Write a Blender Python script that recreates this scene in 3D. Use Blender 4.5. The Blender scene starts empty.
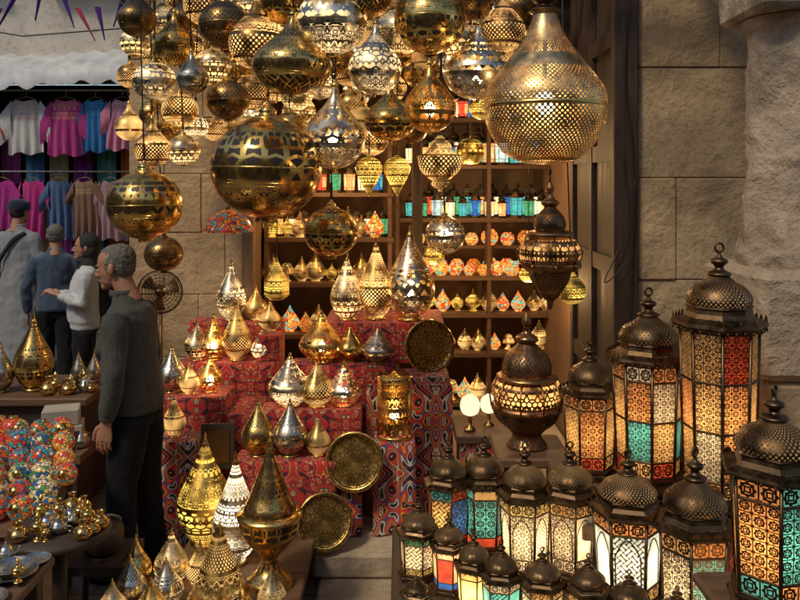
import bpy, math, random
from mathutils import Vector, Matrix, noise
random.seed(7)
R_=random.Random(11)
scene=bpy.context.scene
scene.view_settings.view_transform='Standard'
scene.view_settings.look='None'
scene.view_settings.exposure=0
PI=math.pi

# ------------------------------------------------------------------ node DSL
class S:
    def __init__(s,nt,k): s.nt=nt; s.k=k
    def __add__(a,b): return M(a.nt,'ADD',a,b)
    def __radd__(a,b): return M(a.nt,'ADD',b,a)
    def __sub__(a,b): return M(a.nt,'SUBTRACT',a,b)
    def __rsub__(a,b): return M(a.nt,'SUBTRACT',b,a)
    def __mul__(a,b): return M(a.nt,'MULTIPLY',a,b)
    def __rmul__(a,b): return M(a.nt,'MULTIPLY',a,b)
    def __lt__(a,b): return M(a.nt,'LESS_THAN',a,b)
    def __gt__(a,b): return M(a.nt,'GREATER_THAN',a,b)
    def abs(a): return M(a.nt,'ABSOLUTE',a)
    def fract(a): return M(a.nt,'FRACT',a)
    def sin(a): return M(a.nt,'SINE',a)
    def max(a,b): return M(a.nt,'MAXIMUM',a,b)
    def min(a,b): return M(a.nt,'MINIMUM',a,b)
def M(nt,op,*a):
    n=nt.nodes.new('ShaderNodeMath'); n.operation=op
    for i,x in enumerate(a):
        if isinstance(x,S): nt.links.new(x.k,n.inputs[i])
        else: n.inputs[i].default_value=x
    return S(nt,n.outputs[0])
def setin(nt,sock,v):
    if isinstance(v,S): nt.links.new(v.k,sock)
    elif isinstance(v,(tuple,list)):
        sock.default_value=tuple(v)+((1,) if len(v)==3 and len(sock.default_value)==4 else ())
    else: sock.default_value=v
def newmat(name):
    m=bpy.data.materials.new(name); m.use_nodes=True
    m.node_tree.nodes.clear(); return m,m.node_tree
def out(nt,sh):
    o=nt.nodes.new('ShaderNodeOutputMaterial'); nt.links.new(sh.k,o.inputs['Surface'])
def uvs(nt):
    t=nt.nodes.new('ShaderNodeTexCoord'); s=nt.nodes.new('ShaderNodeSeparateXYZ')
    nt.links.new(t.outputs['UV'],s.inputs[0]); return S(nt,s.outputs[0]),S(nt,s.outputs[1])
def coord(nt,k='Object'):
    t=nt.nodes.new('ShaderNodeTexCoord'); return S(nt,t.outputs[k])
def comb(nt,x,y,z=0):
    c=nt.nodes.new('ShaderNodeCombineXYZ')
    for i,v in enumerate((x,y,z)): setin(nt,c.inputs[i],v)
    return S(nt,c.outputs[0])
def mapping(nt,v,scale):
    c=nt.nodes.new('ShaderNodeMapping'); setin(nt,c.inputs['Vector'],v); c.inputs['Scale'].default_value=scale
    return S(nt,c.outputs[0])
def noi(nt,v,scale,detail=3,rough=.5,dist=0):
    n=nt.nodes.new('ShaderNodeTexNoise')
    setin(nt,n.inputs['Vector'],v); n.inputs['Scale'].default_value=scale
    n.inputs['Detail'].default_value=detail; n.inputs['Roughness'].default_value=rough
    n.inputs['Distortion'].default_value=dist
    return S(nt,n.outputs['Fac'])
def vor(nt,v,scale,feature='F1',rand=1,outk='Distance',dim='3D'):
    n=nt.nodes.new('ShaderNodeTexVoronoi'); n.voronoi_dimensions=dim; n.feature=feature
    setin(nt,n.inputs['Vector'],v); n.inputs['Scale'].default_value=scale
    n.inputs['Randomness'].default_value=rand
    return S(nt,n.outputs[outk])
def mixc(nt,f,a,b,bt='MIX'):
    n=nt.nodes.new('ShaderNodeMix'); n.data_type='RGBA'; n.blend_type=bt
    setin(nt,n.inputs[0],f); setin(nt,n.inputs[6],a); setin(nt,n.inputs[7],b)
    return S(nt,n.outputs[2])
def ramp(nt,f,stops,const=False):
    n=nt.nodes.new('ShaderNodeValToRGB'); cr=n.color_ramp
    if const: cr.interpolation='CONSTANT'
    while len(cr.elements)<len(stops): cr.elements.new(.5)
    for e,(p,c) in zip(cr.elements,stops): e.position=p; e.color=tuple(c)+(1,)
    setin(nt,n.inputs[0],f); return S(nt,n.outputs[0])
def rng(nt,f,a,b,c,d):
    n=nt.nodes.new('ShaderNodeMapRange'); setin(nt,n.inputs[0],f)
    for i,v in enumerate((a,b,c,d)): n.inputs[i+1].default_value=v
    return S(nt,n.outputs[0])
def bump(nt,h,strength=.3,dist=.01):
    n=nt.nodes.new('ShaderNodeBump'); setin(nt,n.inputs['Height'],h)
    n.inputs['Strength'].default_value=strength; n.inputs['Distance'].default_value=dist
    return S(nt,n.outputs[0])
def princ(nt,col,rough=.5,metal=0,normal=None,em=None,ems=0,sheen=0,spec=None):
    n=nt.nodes.new('ShaderNodeBsdfPrincipled')
    setin(nt,n.inputs['Base Color'],col); setin(nt,n.inputs['Roughness'],rough); setin(nt,n.inputs['Metallic'],metal)
    if normal: setin(nt,n.inputs['Normal'],normal)
    if em is not None: setin(nt,n.inputs['Emission Color'],em); setin(nt,n.inputs['Emission Strength'],ems)
    if sheen: n.inputs['Sheen Weight'].default_value=sheen
    if spec is not None: n.inputs['Specular IOR Level'].default_value=spec
    return S(nt,n.outputs[0])
def mixs(nt,f,a,b):
    n=nt.nodes.new('ShaderNodeMixShader'); setin(nt,n.inputs[0],f)
    nt.links.new(a.k,n.inputs[1]); nt.links.new(b.k,n.inputs[2]); return S(nt,n.outputs[0])
def simple(nt,typ,**kw):
    n=nt.nodes.new(typ)
    for k,v in kw.items(): setin(nt,n.inputs[k],v)
    return S(nt,n.outputs[0])
def orand(nt):
    n=nt.nodes.new('ShaderNodeObjectInfo'); return S(nt,n.outputs['Random'])

# patterns: return hole mask (1 = hole)
def p_star(nt,U,V,w=.036):
    x=(U.fract()-.5).abs(); y=(V.fract()-.5).abs()
    sq=(x.max(y)-.27).abs(); di=((x+y)-.382).abs()
    inner=(x.max(y)-.13).abs()
    e=.5-x.max(y)
    l=sq.min(di*.75).min(e).min((x-y).abs()+ (x.max(y)<.36)*.5).min(inner)
    return l>w
def p_dots(nt,U,V,r=.29):
    a=(U+V); b=(U-V)
    x=a.fract()-.5; y=b.fract()-.5
    return (x*x+y*y)<(r*r)
def p_arab(nt,U,V,t=.42):
    a=U*2*PI; b=V*2*PI
    s1=(a+b.sin()*1.3).sin(); s2=(b+a.sin()*1.3).sin()
    return (s1*s2).abs()>t
def p_scroll(nt,U,V,t=.13,seed=0.,k=5):
    uu=M(nt,'PINGPONG',U,.5)
    n=noi(nt,comb(nt,uu*1.6,V*1.6,orand(nt)*9+seed),1.5,1.0,.5,1.2)
    return ((n*k).fract()-.5).abs()<t
def p_leaf(nt,U,V,t=.15):
    uu=M(nt,'PINGPONG',U,.5)
    return vor(nt,comb(nt,uu*2,V*2,orand(nt)*5),1.,'DISTANCE_TO_EDGE',.85)>t
PAT=dict(star=p_star,dots=p_dots,arab=p_arab,scroll=p_scroll,leaf=p_leaf)

def brass(name,col,rough=.22,pats=('scroll',),n=8,bands=0,hole='dark',em=(1,.55,.17),ems=1.5,bst=.6,tarn=.5):
    m,nt=newmat(name); U,V=uvs(nt)
    masks=[PAT[p](nt,U*n*(2 if p=='dots' else 1),V*n*(2 if p=='dots' else 1)) for p in pats]
    h=masks[0]; groove=None
    if bands:
        z=V*bands
        if len(masks)>1:
            sel=((z*.5).fract()<.5)
            h=sel*masks[0]+(1-sel)*masks[1]
        edge=((z.fract()-.5).abs()<.43)
        groove=(((z.fract()-.5).abs()-.47).abs()<.012)
        h=h*edge
    oc=coord(nt)
    t=noi(nt,oc,14,3,.6)
    dark=tuple(c*.38 for c in col)
    c=mixc(nt,rng(nt,t,.38,.66,tarn,0),col,dark)
    c=mixc(nt,orand(nt)*.6,c,tuple(min(1,c_*f) for c_,f in zip(col,(.78,.68,.55))))
    hh=(1-h)
    if groove: hh=hh-groove*.8
    b=bump(nt,hh,bst,.004)
    rr=rng(nt,t,.3,.7,rough*.6,rough*1.7)
    metal=princ(nt,c,rr,1.,b)
    if hole=='dark': hs=princ(nt,(.03,.017,.006),.5,.0)
    elif hole=='engrave': hs=princ(nt,tuple(x*.14 for x in col),.5,1.)
    elif hole=='lit':
        var=rng(nt,noi(nt,oc,9,1),.36,.66,.08,1.9)*(.35+orand(nt)*1.1)
        hs=simple(nt,'ShaderNodeEmission',Color=em,Strength=var*ems)
    elif hole=='open':
        hs=simple(nt,'ShaderNodeBsdfTransparent')
    out(nt,mixs(nt,h,metal,hs)); return m

GOLD=(.95,.62,.18); PALE=(.90,.73,.44); SILV=(.88,.79,.60); COPP=(.40,.22,.10)
MT={}
MT['gold_scroll']=brass('engraved_gold_brass',GOLD,.19,('scroll','leaf'),14,9,'dark',tarn=.35)
MT['gold_big']=brass('engraved_gold_brass_fine',GOLD,.17,('scroll','leaf'),16,6,'dark',tarn=.3)
MT['gold_leaf_lit']=brass('pierced_gold_brass',(.85,.54,.16),.25,('scroll','dots'),14,6,'lit',ems=2.1)
MT['gold_arab']=brass('arabesque_gold_brass',GOLD,.22,('arab','scroll'),14,6,'dark')
MT['silver_scroll']=brass('silvered_brass_scroll',SILV,.22,('scroll','leaf'),13,5,'lit',em=(1,.66,.3),ems=1.7)
MT['silver_leaf']=brass('silvered_brass_leaf',PALE,.25,('leaf','scroll'),14,4,'lit',em=(1,.6,.22),ems=1.6)
MT['silver_open']=brass('silvered_brass_open',SILV,.22,('scroll','leaf'),12,5,'open',tarn=.35)
MT['gold_open']=brass('gold_brass_open',(.85,.55,.17),.24,('leaf','scroll'),13,5,'open',tarn=.4)
MT['silver_engr']=brass('silvered_brass_engraved',SILV,.2,('arab','scroll'),14,6,'engrave',tarn=.4)
MT['dots_lit']=brass('dotted_brass_lit',(.62,.4,.14),.3,('dots','dots'),26,5,'lit',ems=2.0)
MT['dots_open']=brass('dotted_brass_open',(.76,.56,.28),.32,('dots','dots'),36,3.2,'open',tarn=.5)
MT['dark_scroll']=brass('antique_brass_scroll',(.45,.27,.1),.28,('arab','dots'),16,7,'dark')
MT['dark_lit']=brass('antique_brass_pierced',(.38,.22,.09),.32,('scroll','dots'),15,7,'lit',em=(1,.5,.15),ems=1.8)
MT['copper_scroll']=brass('antique_copper_pierced',COPP,.32,('arab','star'),18,8,'dark')
MT['copper_lit']=brass('antique_copper_lit',COPP,.32,('leaf','dots'),20,8,'lit',em=(1,.45,.12),ems=1.2)
MT['white_lit']=brass('white_filigree_lit',(.78,.68,.48),.3,('leaf','scroll'),20,6,'lit',em=(1,.8,.5),ems=2.2)
MT['yellow_lit']=brass('gold_filigree_lit',(.8,.5,.11),.3,('scroll','leaf'),15,7,'lit',em=(1,.6,.1),ems=2.0)
MT['tray']=brass('tray_brass',(.72,.44,.13),.28,('star','scroll'),14,6,'engrave')
def plainmetal(name,col,rough):
    m,nt=newmat(name); t=noi(nt,coord(nt),25,3,.6)
    c=mixc(nt,rng(nt,t,.35,.65,.6,0),col,tuple(x*.4 for x in col))
    out(nt,princ(nt,c,rng(nt,t,.3,.7,rough*.7,rough*1.6),1.)); return m
MT['plain_gold']=plainmetal('plain_brass',GOLD,.22)
MT['plain_dark']=plainmetal('antique_bronze',(.16,.10,.052),.38)
MT['plain_silver']=plainmetal('tin_silver',(.6,.58,.52),.28)
MT['copper']=plainmetal('aged_copper',COPP,.3)
MT['dome_pierced']=brass('pierced_bronze_dome',(.17,.105,.055),.36,('dots',),22,0,'lit',em=(1,.6,.25),ems=.18)
def flat(name,col,rough=.7,ns=8,amt=.25,bs=.2,sheen=0,spec=None):
    m,nt=newmat(name); oc=coord(nt); t=noi(nt,oc,ns,4,.6)
    c=mixc(nt,rng(nt,t,.3,.7,amt,0),col,tuple(x*.45 for x in col))
    out(nt,princ(nt,c,rough,0,bump(nt,noi(nt,oc,ns*6,2,.6),bs,.004),sheen=sheen,spec=spec)); return m
MT['cable']=flat('black_cable',(.02,.02,.02),.5)
def wood(name,col,sc=(14,14,1.6)):
    m,nt=newmat(name); v=mapping(nt,coord(nt),sc)
    t=noi(nt,v,2,4,.65,.6); t3=noi(nt,coord(nt),3,2)
    c=mixc(nt,rng(nt,t,.3,.7,0,1),tuple(x*.4 for x in col),col)
    c=mixc(nt,rng(nt,t3,.4,.7,0,.5),c,tuple(x*.5 for x in col))
    out(nt,princ(nt,c,rng(nt,t,.2,.8,.45,.75),0,bump(nt,t,.4,.004))); return m
MT['wood']=wood('dark_wood',(.07,.04,.024))
MT['wood2']=wood('brown_wood',(.19,.10,.05),(1.6,14,14))
MT['wood_pale']=wood('pale_wood',(.3,.19,.10))
def glass(name,col,kind='star',estr=.2,metal=(.13,.08,.045),w=.045):
    m,nt=newmat(name); U,V=uvs(nt)
    c=mixc(nt,rng(nt,noi(nt,coord(nt),30,1),.35,.65,0,.6),col,tuple(x*.4 for x in col))
    tr=simple(nt,'ShaderNodeBsdfTranslucent',Color=c)
    gl=simple(nt,'ShaderNodeBsdfGlossy',Color=(.9,.9,.9),Roughness=.12)
    e=simple(nt,'ShaderNodeEmission',Color=c,Strength=estr)
    a=nt.nodes.new('ShaderNodeAddShader'); nt.links.new(tr.k,a.inputs[0]); nt.links.new(e.k,a.inputs[1])
    lw=nt.nodes.new('ShaderNodeLayerWeight'); lw.inputs[0].default_value=.25
    sh=mixs(nt,S(nt,lw.outputs['Fresnel'])*.6,S(nt,a.outputs[0]),gl)
    if kind=='none': out(nt,sh); return m
    if kind=='star': h=p_star(nt,U,V,w)
    elif kind=='arab': h=p_arab(nt,U*1.0,V*1.0,.26)
    mm=princ(nt,metal,.35,1.,bump(nt,1-h,.6,.003))
    out(nt,mixs(nt,h,mm,sh)); return m
GC=dict(amber=(1,.58,.22),orange=(1,.42,.14),red=(.85,.12,.05),teal=(.14,.58,.54),blue=(.07,.22,.58),green=(.14,.5,.22),clear=(1,.82,.54),ice=(.72,.85,.80),yellow=(1,.72,.25))
for k,c in GC.items():
    MT['g_'+k]=glass('glass_star_'+k,c)
    MT['p_'+k]=glass('glass_plain_'+k,c,'none')
    MT['a_'+k]=glass('glass_filigree_'+k,c,'arab')
    MT['s_'+k]=glass('glass_small_'+k,c,'none',1.5 if k in('clear','amber','orange','yellow') else .95)
def mosaic(name,em,big,warm):
    m,nt=newmat(name); oc=coord(nt)
    n=nt.nodes.new('ShaderNodeTexVoronoi'); setin(nt,n.inputs['Vector'],oc); n.inputs['Scale'].default_value=big
    s=nt.nodes.new('ShaderNodeSeparateColor'); nt.links.new(n.outputs['Color'],s.inputs[0])
    cell=S(nt,s.outputs[0]); 
    hsel=(cell*.42+orand(nt)*1.0).fract()
    if warm: stops=[(0,(.95,.25,.04)),(.3,(1,.5,.1)),(.5,(.95,.65,.3)),(.62,(.8,.08,.03)),(.74,(1,.42,.08)),(.9,(.15,.45,.4))]
    else: stops=[(0,(.62,.05,.03)),(.16,(.8,.26,.03)),(.3,(.8,.55,.15)),(.44,(.07,.30,.10)),(.55,(.75,.62,.4)),(.66,(.03,.12,.30)),(.76,(.7,.12,.03)),(.9,(.06,.28,.28))]
    c=ramp(nt,hsel,stops,True)
    edge=vor(nt,oc,big,'DISTANCE_TO_EDGE')>.06
    c=mixc(nt,edge,(.03,.025,.02),c)
    out(nt,princ(nt,c,.2,0,em=c,ems=edge*em*(.3+orand(nt)))); return m
MT['mosaic']=mosaic('mosaic_glass',.22,60,False)
MT['mosaic_warm']=mosaic('mosaic_glass_lit',1.2,45,True)
def emis(name,col,st):
    m,nt=newmat(name); out(nt,simple(nt,'ShaderNodeEmission',Color=col,Strength=st)); return m
MT['bulb']=emis('warm_bulb_glass',(1,.74,.4),32)
MT['bulb_soft']=emis('frosted_bulb_glass',(1,.8,.5),1.3)
# stone / ground / cloth
def stone(name,col,sc=3,bs=.8,moss=.4):
    m,nt=newmat(name); oc=coord(nt)
    t=noi(nt,oc,sc,6,.6,.3); t2=noi(nt,oc,sc*13,3,.7); t3=noi(nt,mapping(nt,oc,(1,1,.4)),sc*.7,3,.6)
    rn=S(nt,nt.nodes.new('ShaderNodeNewGeometry').outputs['Random Per Island'])
    c=mixc(nt,rng(nt,t,.36,.64,0,1),tuple(x*.45 for x in col),col)
    c=mixc(nt,rng(nt,t3,.42,.7,0,moss),c,(.14,.095,.055))
    c=mixc(nt,rn*.5,c,(col[0]*.7,col[1]*.64,col[2]*.55))
    c=mixc(nt,rng(nt,t2,.5,.7,0,.4),c,(.17,.12,.075))
    h=rng(nt,t,.3,.7,0,1.2)+t2*.35
    out(nt,princ(nt,c,.9,0,bump(nt,h,bs,.025))); return m
MT['stone']=stone('limestone_blocks',(.60,.44,.25),2.6,.75,.55)
MT['stone_l']=stone('weathered_granite',(.56,.46,.34),5,.8,.25)
MT['stone_step']=stone('worn_step_stone',(.52,.41,.27),2.4,.5,.2)
MT['plaster_in']=flat('shop_plaster',(.2,.115,.06),.8,4,.5)
MT['mortar']=flat('mortar',(.24,.175,.10),.9)
def ground():
    m,nt=newmat('street_paving'); oc=coord(nt)
    b=nt.nodes.new('ShaderNodeTexBrick'); setin(nt,b.inputs['Vector'],oc); b.inputs['Scale'].default_value=1
    b.inputs['Brick Width'].default_value=.5; b.inputs['Row Height'].default_value=.3; b.inputs['Mortar Size'].default_value=.008
    b.inputs['Color1'].default_value=(.18,.155,.13,1); b.inputs['Color2'].default_value=(.12,.10,.085,1); b.inputs['Mortar'].default_value=(.03,.027,.024,1)
    t=noi(nt,oc,4,5,.65)
    c=mixc(nt,rng(nt,t,.35,.7,.6,0),S(nt,b.outputs['Color']),(.05,.045,.04))
    out(nt,princ(nt,c,rng(nt,t,.3,.7,.35,.8),0,bump(nt,t*.6-S(nt,b.outputs['Fac']),.4,.02))); return m
MT['ground']=ground()
def khayamiya(name,stops,sc=3.0,seed=0):
    m,nt=newmat(name); U,V=uvs(nt)
    uu=M(nt,'PINGPONG',U*sc,.5); vv=M(nt,'PINGPONG',V*sc,.5)
    n=noi(nt,comb(nt,uu*1.5,vv*1.5,seed),1.7,1.0,.5,1.6)
    f=(n*3.2).fract()
    c=ramp(nt,f,stops,True)
    oc=coord(nt); t=noi(nt,oc,5,3)
    c=mixc(nt,rng(nt,t,.35,.7,.3,0),c,(.03,.01,.01))
    out(nt,princ(nt,c,.85,0,bump(nt,f*.2+t*1.5,.35,.01),sheen=.1)); return m
RED=(.60,.03,.02)
MT['cloth_red']=khayamiya('red_arabesque_cloth',[(0,RED),(.30,(.75,.45,.14)),(.36,(.40,.02,.02)),(.56,(.03,.02,.025)),(.63,RED),(.76,(.05,.12,.08)),(.82,(.7,.45,.2)),(.88,RED)],3.2,2.)
MT['cloth_multi']=khayamiya('applique_tent_cloth',[(0,(.68,.04,.02)),(.2,(.015,.013,.02)),(.34,(.72,.6,.42)),(.43,(.03,.09,.3)),(.50,(.7,.05,.02)),(.7,(.8,.36,.05)),(.78,(.015,.013,.02)),(.9,(.65,.53,.36))],2.6,5.)
def fabric(name,col,pat=None,sheen=.3,ns=5,rib=0):
    m,nt=newmat(name); oc=coord(nt)
    t=noi(nt,mapping(nt,oc,(1,1,.35)),ns*2,3,.55,.4)
    c=mixc(nt,rng(nt,t,.3,.7,.3,0),col,tuple(x*.5 for x in col))
    h=t*1.6
    if rib:
        w=noi(nt,mapping(nt,oc,(1,1,.5)),90,2,.6)
        c=mixc(nt,rng(nt,w,.35,.65,.45,0),c,tuple(x*.4 for x in col)); h=h+w*.5
    if pat:
        U,V=uvs(nt)
        hp=p_scroll(nt,U*6,V*6,.13,3.,5)*(V<.45)
        c=mixc(nt,hp,c,pat)
    out(nt,princ(nt,c,.9,0,bump(nt,h,.55,.02),sheen=sheen,spec=.2)); return m

# ------------------------------------------------------------------ mesh builder
def cr(pts,n=4):
    o=[]; P=[pts[0]]+list(pts)+[pts[-1]]
    for i in range(1,len(P)-2):
        p0,p1,p2,p3=P[i-1:i+3]
        for k in range(n):
            t=k/n
            o.append(tuple(.5*((2*p1[j])+(-p0[j]+p2[j])*t+(2*p0[j]-5*p1[j]+4*p2[j]-p3[j])*t*t+(-p0[j]+3*p1[j]-3*p2[j]+p3[j])*t**3) for j in range(len(p1))))
    o.append(tuple(pts[-1])); return o
def crp(pts,n=4): return [(max(0.0003,a[0]),)+tuple(a[1:]) for a in cr(pts,n)]
class MB:
    def __init__(s): s.v=[];s.f=[];s.m=[];s.uv=[];s.sm=[];s.mats=[];s.X=Matrix.Identity(4)
    def mi(s,k):
        if k not in s.mats: s.mats.append(k)
        return s.mats.index(k)
    def av(s,p): s.v.append(tuple(s.X@Vector(p))); return len(s.v)-1
    def face(s,idx,mat,uv=None,sm=False):
        s.f.append(idx); s.m.append(s.mi(mat)); s.uv.append(uv or [(0,0)]*len(idx)); s.sm.append(sm)
    def grid(s,rows,mat,closed=True,sm=True,uvf=None,flip=False):
        ids=[[s.av(p) for p in r] for r in rows]; n=len(rows[0]); c=n if closed else n-1
        for j in range(len(rows)-1):
            for i in range(c):
                k=(i+1)%n
                idx=[ids[j][i],ids[j][k],ids[j+1][k],ids[j+1][i]]
                uv=[uvf(i,j),uvf(i+1,j),uvf(i+1,j+1),uvf(i,j+1)] if uvf else [(0,0)]*4
                if flip: idx.reverse(); uv.reverse()
                s.face(idx,mat,uv,sm)
        return ids
    def lathe(s,prof,mat,c=(0,0,0),R=1,H=None,seg=40,sm=True,phase=0,flute=None,caps=False,rm=None):
        H=R if H is None else H
        prof=[(max(.0003,p[0])*R,p[1]*H) for p in prof]
        rm=rm or max(p[0] for p in prof)
        al=[0]
        for a,b in zip(prof,prof[1:]): al.append(al[-1]+math.hypot(b[0]-a[0],b[1]-a[1]))
        rows=[]
        for r,z in prof:
            row=[]
            for i in range(seg):
                t=2*PI*i/seg+phase; rr=r
                if flute: rr=r*(1+flute[1]*abs(math.cos(flute[0]*t/2)) -flute[1]*.5)
                row.append((c[0]+rr*math.cos(t),c[1]+rr*math.sin(t),c[2]+z))
            rows.append(row)
        k=2*PI*rm
        ids=s.grid(rows,mat,True,sm,lambda i,j:(i/seg,al[j]/k))
        if caps:
            s.face(ids[0][::-1],mat); s.face(ids[-1],mat)
    def box(s,x0,x1,y0,y1,z0,z1,mat,ch=0):
        P=[(x0,y0,z0),(x1,y0,z0),(x1,y1,z0),(x0,y1,z0),(x0,y0,z1),(x1,y0,z1),(x1,y1,z1),(x0,y1,z1)]
        if ch==0:
            i=[s.av(p) for p in P]
            s.face([i[0],i[1],i[5],i[4]],mat,[(x0,z0),(x1,z0),(x1,z1),(x0,z1)])
            s.face([i[1],i[2],i[6],i[5]],mat,[(y0,z0),(y1,z0),(y1,z1),(y0,z1)])
            s.face([i[2],i[3],i[7],i[6]],mat,[(x1,z0),(x0,z0),(x0,z1),(x1,z1)])
            s.face([i[3],i[0],i[4],i[7]],mat,[(y1,z0),(y0,z0),(y0,z1),(y1,z1)])
            s.face([i[4],i[5],i[6],i[7]],mat,[(x0,y0),(x1,y0),(x1,y1),(x0,y1)])
            s.face([i[3],i[2],i[1],i[0]],mat,[(x0,y1),(x1,y1),(x1,y0),(x0,y0)])
        else:
            def ring(z,e):
                a0,a1,b0,b1=x0+e,x1-e,y0+e,y1-e; q=ch
                return [(a0+q,b0,z),(a1-q,b0,z),(a1,b0+q,z),(a1,b1-q,z),(a1-q,b1,z),(a0+q,b1,z),(a0,b1-q,z),(a0,b0+q,z)]
            rows=[ring(z0,ch),ring(z0+ch,0),ring(z1-ch,0),ring(z1,ch)]
            def uvf(i,j):
                p=rows[j][i%8]; return (p[0]+p[1],p[2])
            ids=s.grid(rows,mat,True,False,uvf)
            s.face(ids[0][::-1],mat); s.face(ids[-1],mat,[(p[0],p[1]) for p in rows[-1]])
    def tube(s,pts,rad,mat,seg=8,caps=True,sm=True,flat=None):
        pts=[Vector(p) for p in pts]
        if not isinstance(rad,(list,tuple)): rad=[rad]*len(pts)
        d0=(pts[1]-pts[0]).normalized()
        up=Vector((0,0,1)) if abs(d0.z)<.9 else Vector((1,0,0))
        a=d0.cross(up).normalized()
        rows=[]
        for i,p in enumerate(pts):
            d=(pts[min(i+1,len(pts)-1)]-pts[max(i-1,0)]).normalized()
            a=(a-d*a.dot(d)).normalized(); b=d.cross(a)
            r=rad[i]; 
            rows.append([p+a*math.cos(2*PI*k/seg)*r+b*math.sin(2*PI*k/seg)*r*(flat or 1) for k in range(seg)])
        ids=s.grid(rows,mat,True,sm,lambda i,j:(i/seg,j))
        if caps: s.face(ids[0][::-1],mat,None,sm); s.face(ids[-1],mat,None,sm)
    def loft(s,rings,mat,seg=20):
        rows=[[(x+rx*math.cos(2*PI*k/seg),y+ry*math.sin(2*PI*k/seg),z) for k in range(seg)] for x,y,z,rx,ry in rings]
        ids=s.grid(rows,mat); s.face(ids[0][::-1],mat,None,True); s.face(ids[-1],mat,None,True)
    def ell(s,c,r,mat,seg=16,rings=9,rot=None):
        old=s.X
        if rot is not None: s.X=s.X@Matrix.Translation(c)@rot; cc=(0,0,0)
        else: cc=c
        rows=[]
        for j in range(rings+1):
            t=-PI/2+PI*(j+.02)/(rings+.04)
            rows.append([(cc[0]+r[0]*math.cos(t)*math.cos(2*PI*k/seg),cc[1]+r[1]*math.cos(t)*math.sin(2*PI*k/seg),cc[2]+r[2]*math.sin(t)) for k in range(seg)])
        ids=s.grid(rows,mat,True,True,lambda i,j:(i/seg,.5*j/rings)); s.face(ids[0][::-1],mat,None,True); s.face(ids[-1],mat,None,True)
        s.X=old
    def mesh(s,name):
        me=bpy.data.meshes.new(name); me.from_pydata(s.v,[],s.f)
        for k in s.mats: me.materials.append(MT[k])
        me.polygons.foreach_set('material_index',s.m); me.polygons.foreach_set('use_smooth',s.sm)
        ul=me.uv_layers.new(name='UVMap'); fl=[]
        for u in s.uv:
            for q in u: fl.extend(q)
        ul.data.foreach_set('uv',fl); me.update(); return me
    def obj(s,name,loc=(0,0,0),rot=(0,0,0),parent=None):
        o=bpy.data.objects.new(name,s.mesh(name)); o.location=loc; o.rotation_euler=rot
        scene.collection.objects.link(o)
        if parent: o.parent=parent
        return o
def inst(src,name,loc,rz=0,sc=1):
    o=bpy.data.objects.new(name,src.data); o.location=loc; o.rotation_euler=(0,0,rz); o.scale=(sc,sc,sc) if not isinstance(sc,tuple) else sc
    scene.collection.objects.link(o); return o
def empty(name,loc=(0,0,0),rz=0):
    e=bpy.data.objects.new(name,None); e.location=loc; e.rotation_euler=(0,0,rz); e.empty_display_size=.1
    scene.collection.objects.link(e); return e
def plight(parent,loc,energy,col=(1,.7,.38),r=.02,name='bulb_light'):
    l=bpy.data.lights.new(name,'POINT'); l.energy=energy; l.color=col; l.shadow_soft_size=r
    o=bpy.data.objects.new(name,l); o.location=loc; scene.collection.objects.link(o)
    if parent: o.parent=parent
    return o

# ------------------------------------------------------------------ hanging lamps
CEIL=3.42
placed=[]
def cable(b,z0,z1,r=.0035):
    b.tube([(0,0,z0),(0.004,0.003,(z0+z1)/2),(0,0,z1)],r,'cable',6)
    z=z0
    for k in range(4):
        z+=.02
        pts=[(.007*math.cos(t*PI/4),0,z+.012*math.sin(t*PI/4)) if k%2 else (0,.007*math.cos(t*PI/4),z+.012*math.sin(t*PI/4)) for t in range(9)]
        b.tube(pts,.0022,'plain_dark',5,False)
def globe(x,y,z,R,mat,cap='plain_gold',name='hanging_brass_globe_lamp'):
    b=MB(); placed.append((x,y,z,R))
    zs=.9+.06*R_.random()
    pr=[(math.cos(t),math.sin(t)*zs) for t in [math.radians(a) for a in range(-80,79,6)]]
    b.lathe(pr,mat,R=R,seg=48)
    b.lathe([(.17,-.99),(.2,-.97),(.19,-.93),(.17,-.9)] ,cap,R=R,seg=32)
    b.lathe([(.26,.84),(.27,.9),(.24,.93),(.18,.95),(.15,1.0),(.17,1.04),(.12,1.09),(.05,1.13),(.04,1.2),(.001,1.22)],cap,R=R,seg=32)
    b.lathe([(1.0,-.014),(1.006,-.008),(1.006,.008),(1.0,.014)],cap,R=R,seg=48)
    if mat.endswith('open'): b.ell((0,0,0),(.024,.024,.034),'bulb',12,7); b.tube([(0,0,.03),(0,0,R*.9)],.008,'plain_dark',8)
    cable(b,1.18*R,CEIL-z)
    return b.obj(name,(x,y,z),(R_.uniform(-.03,.03),R_.uniform(-.03,.03),R_.random()*6))
ONI=crp([(.03,-1.0),(.4,-.93),(.8,-.62),(1,-.1),(.93,.3),(.6,.75),(.33,1.05),(.17,1.35),(.09,1.7)],4)
def onion(x,y,z,R,mat,cap='plain_gold',name='hanging_pierced_onion_lamp',hs=1.0):
    b=MB(); placed.append((x,y,z,R))
    b.lathe(ONI,mat,R=R,H=R*hs,seg=44)
    b.lathe([(.11,1.62*hs),(.13,1.66*hs),(.12,1.74*hs),(.06,1.78*hs),(.05,1.86*hs),(.001,1.9*hs)],cap,R=R,seg=24)
    b.lathe([(.001,-1.12*hs),(.05,-1.1*hs),(.07,-1.03*hs),(.04,-.98*hs)],cap,R=R,seg=16)
    if mat.endswith('open'): b.ell((0,0,-.1*R),(.024,.024,.034),'bulb',12,7); b.tube([(0,0,.02),(0,0,R*1.5*hs)],.007,'plain_dark',8)
    cable(b,1.86*R*hs,CEIL-z)
    return b.obj(name,(x,y,z),(R_.uniform(-.03,.03),R_.uniform(-.03,.03),R_.random()*6))
G='gold_scroll'
globe(-1.275,4.0,1.975,.185,'gold_big')
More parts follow.
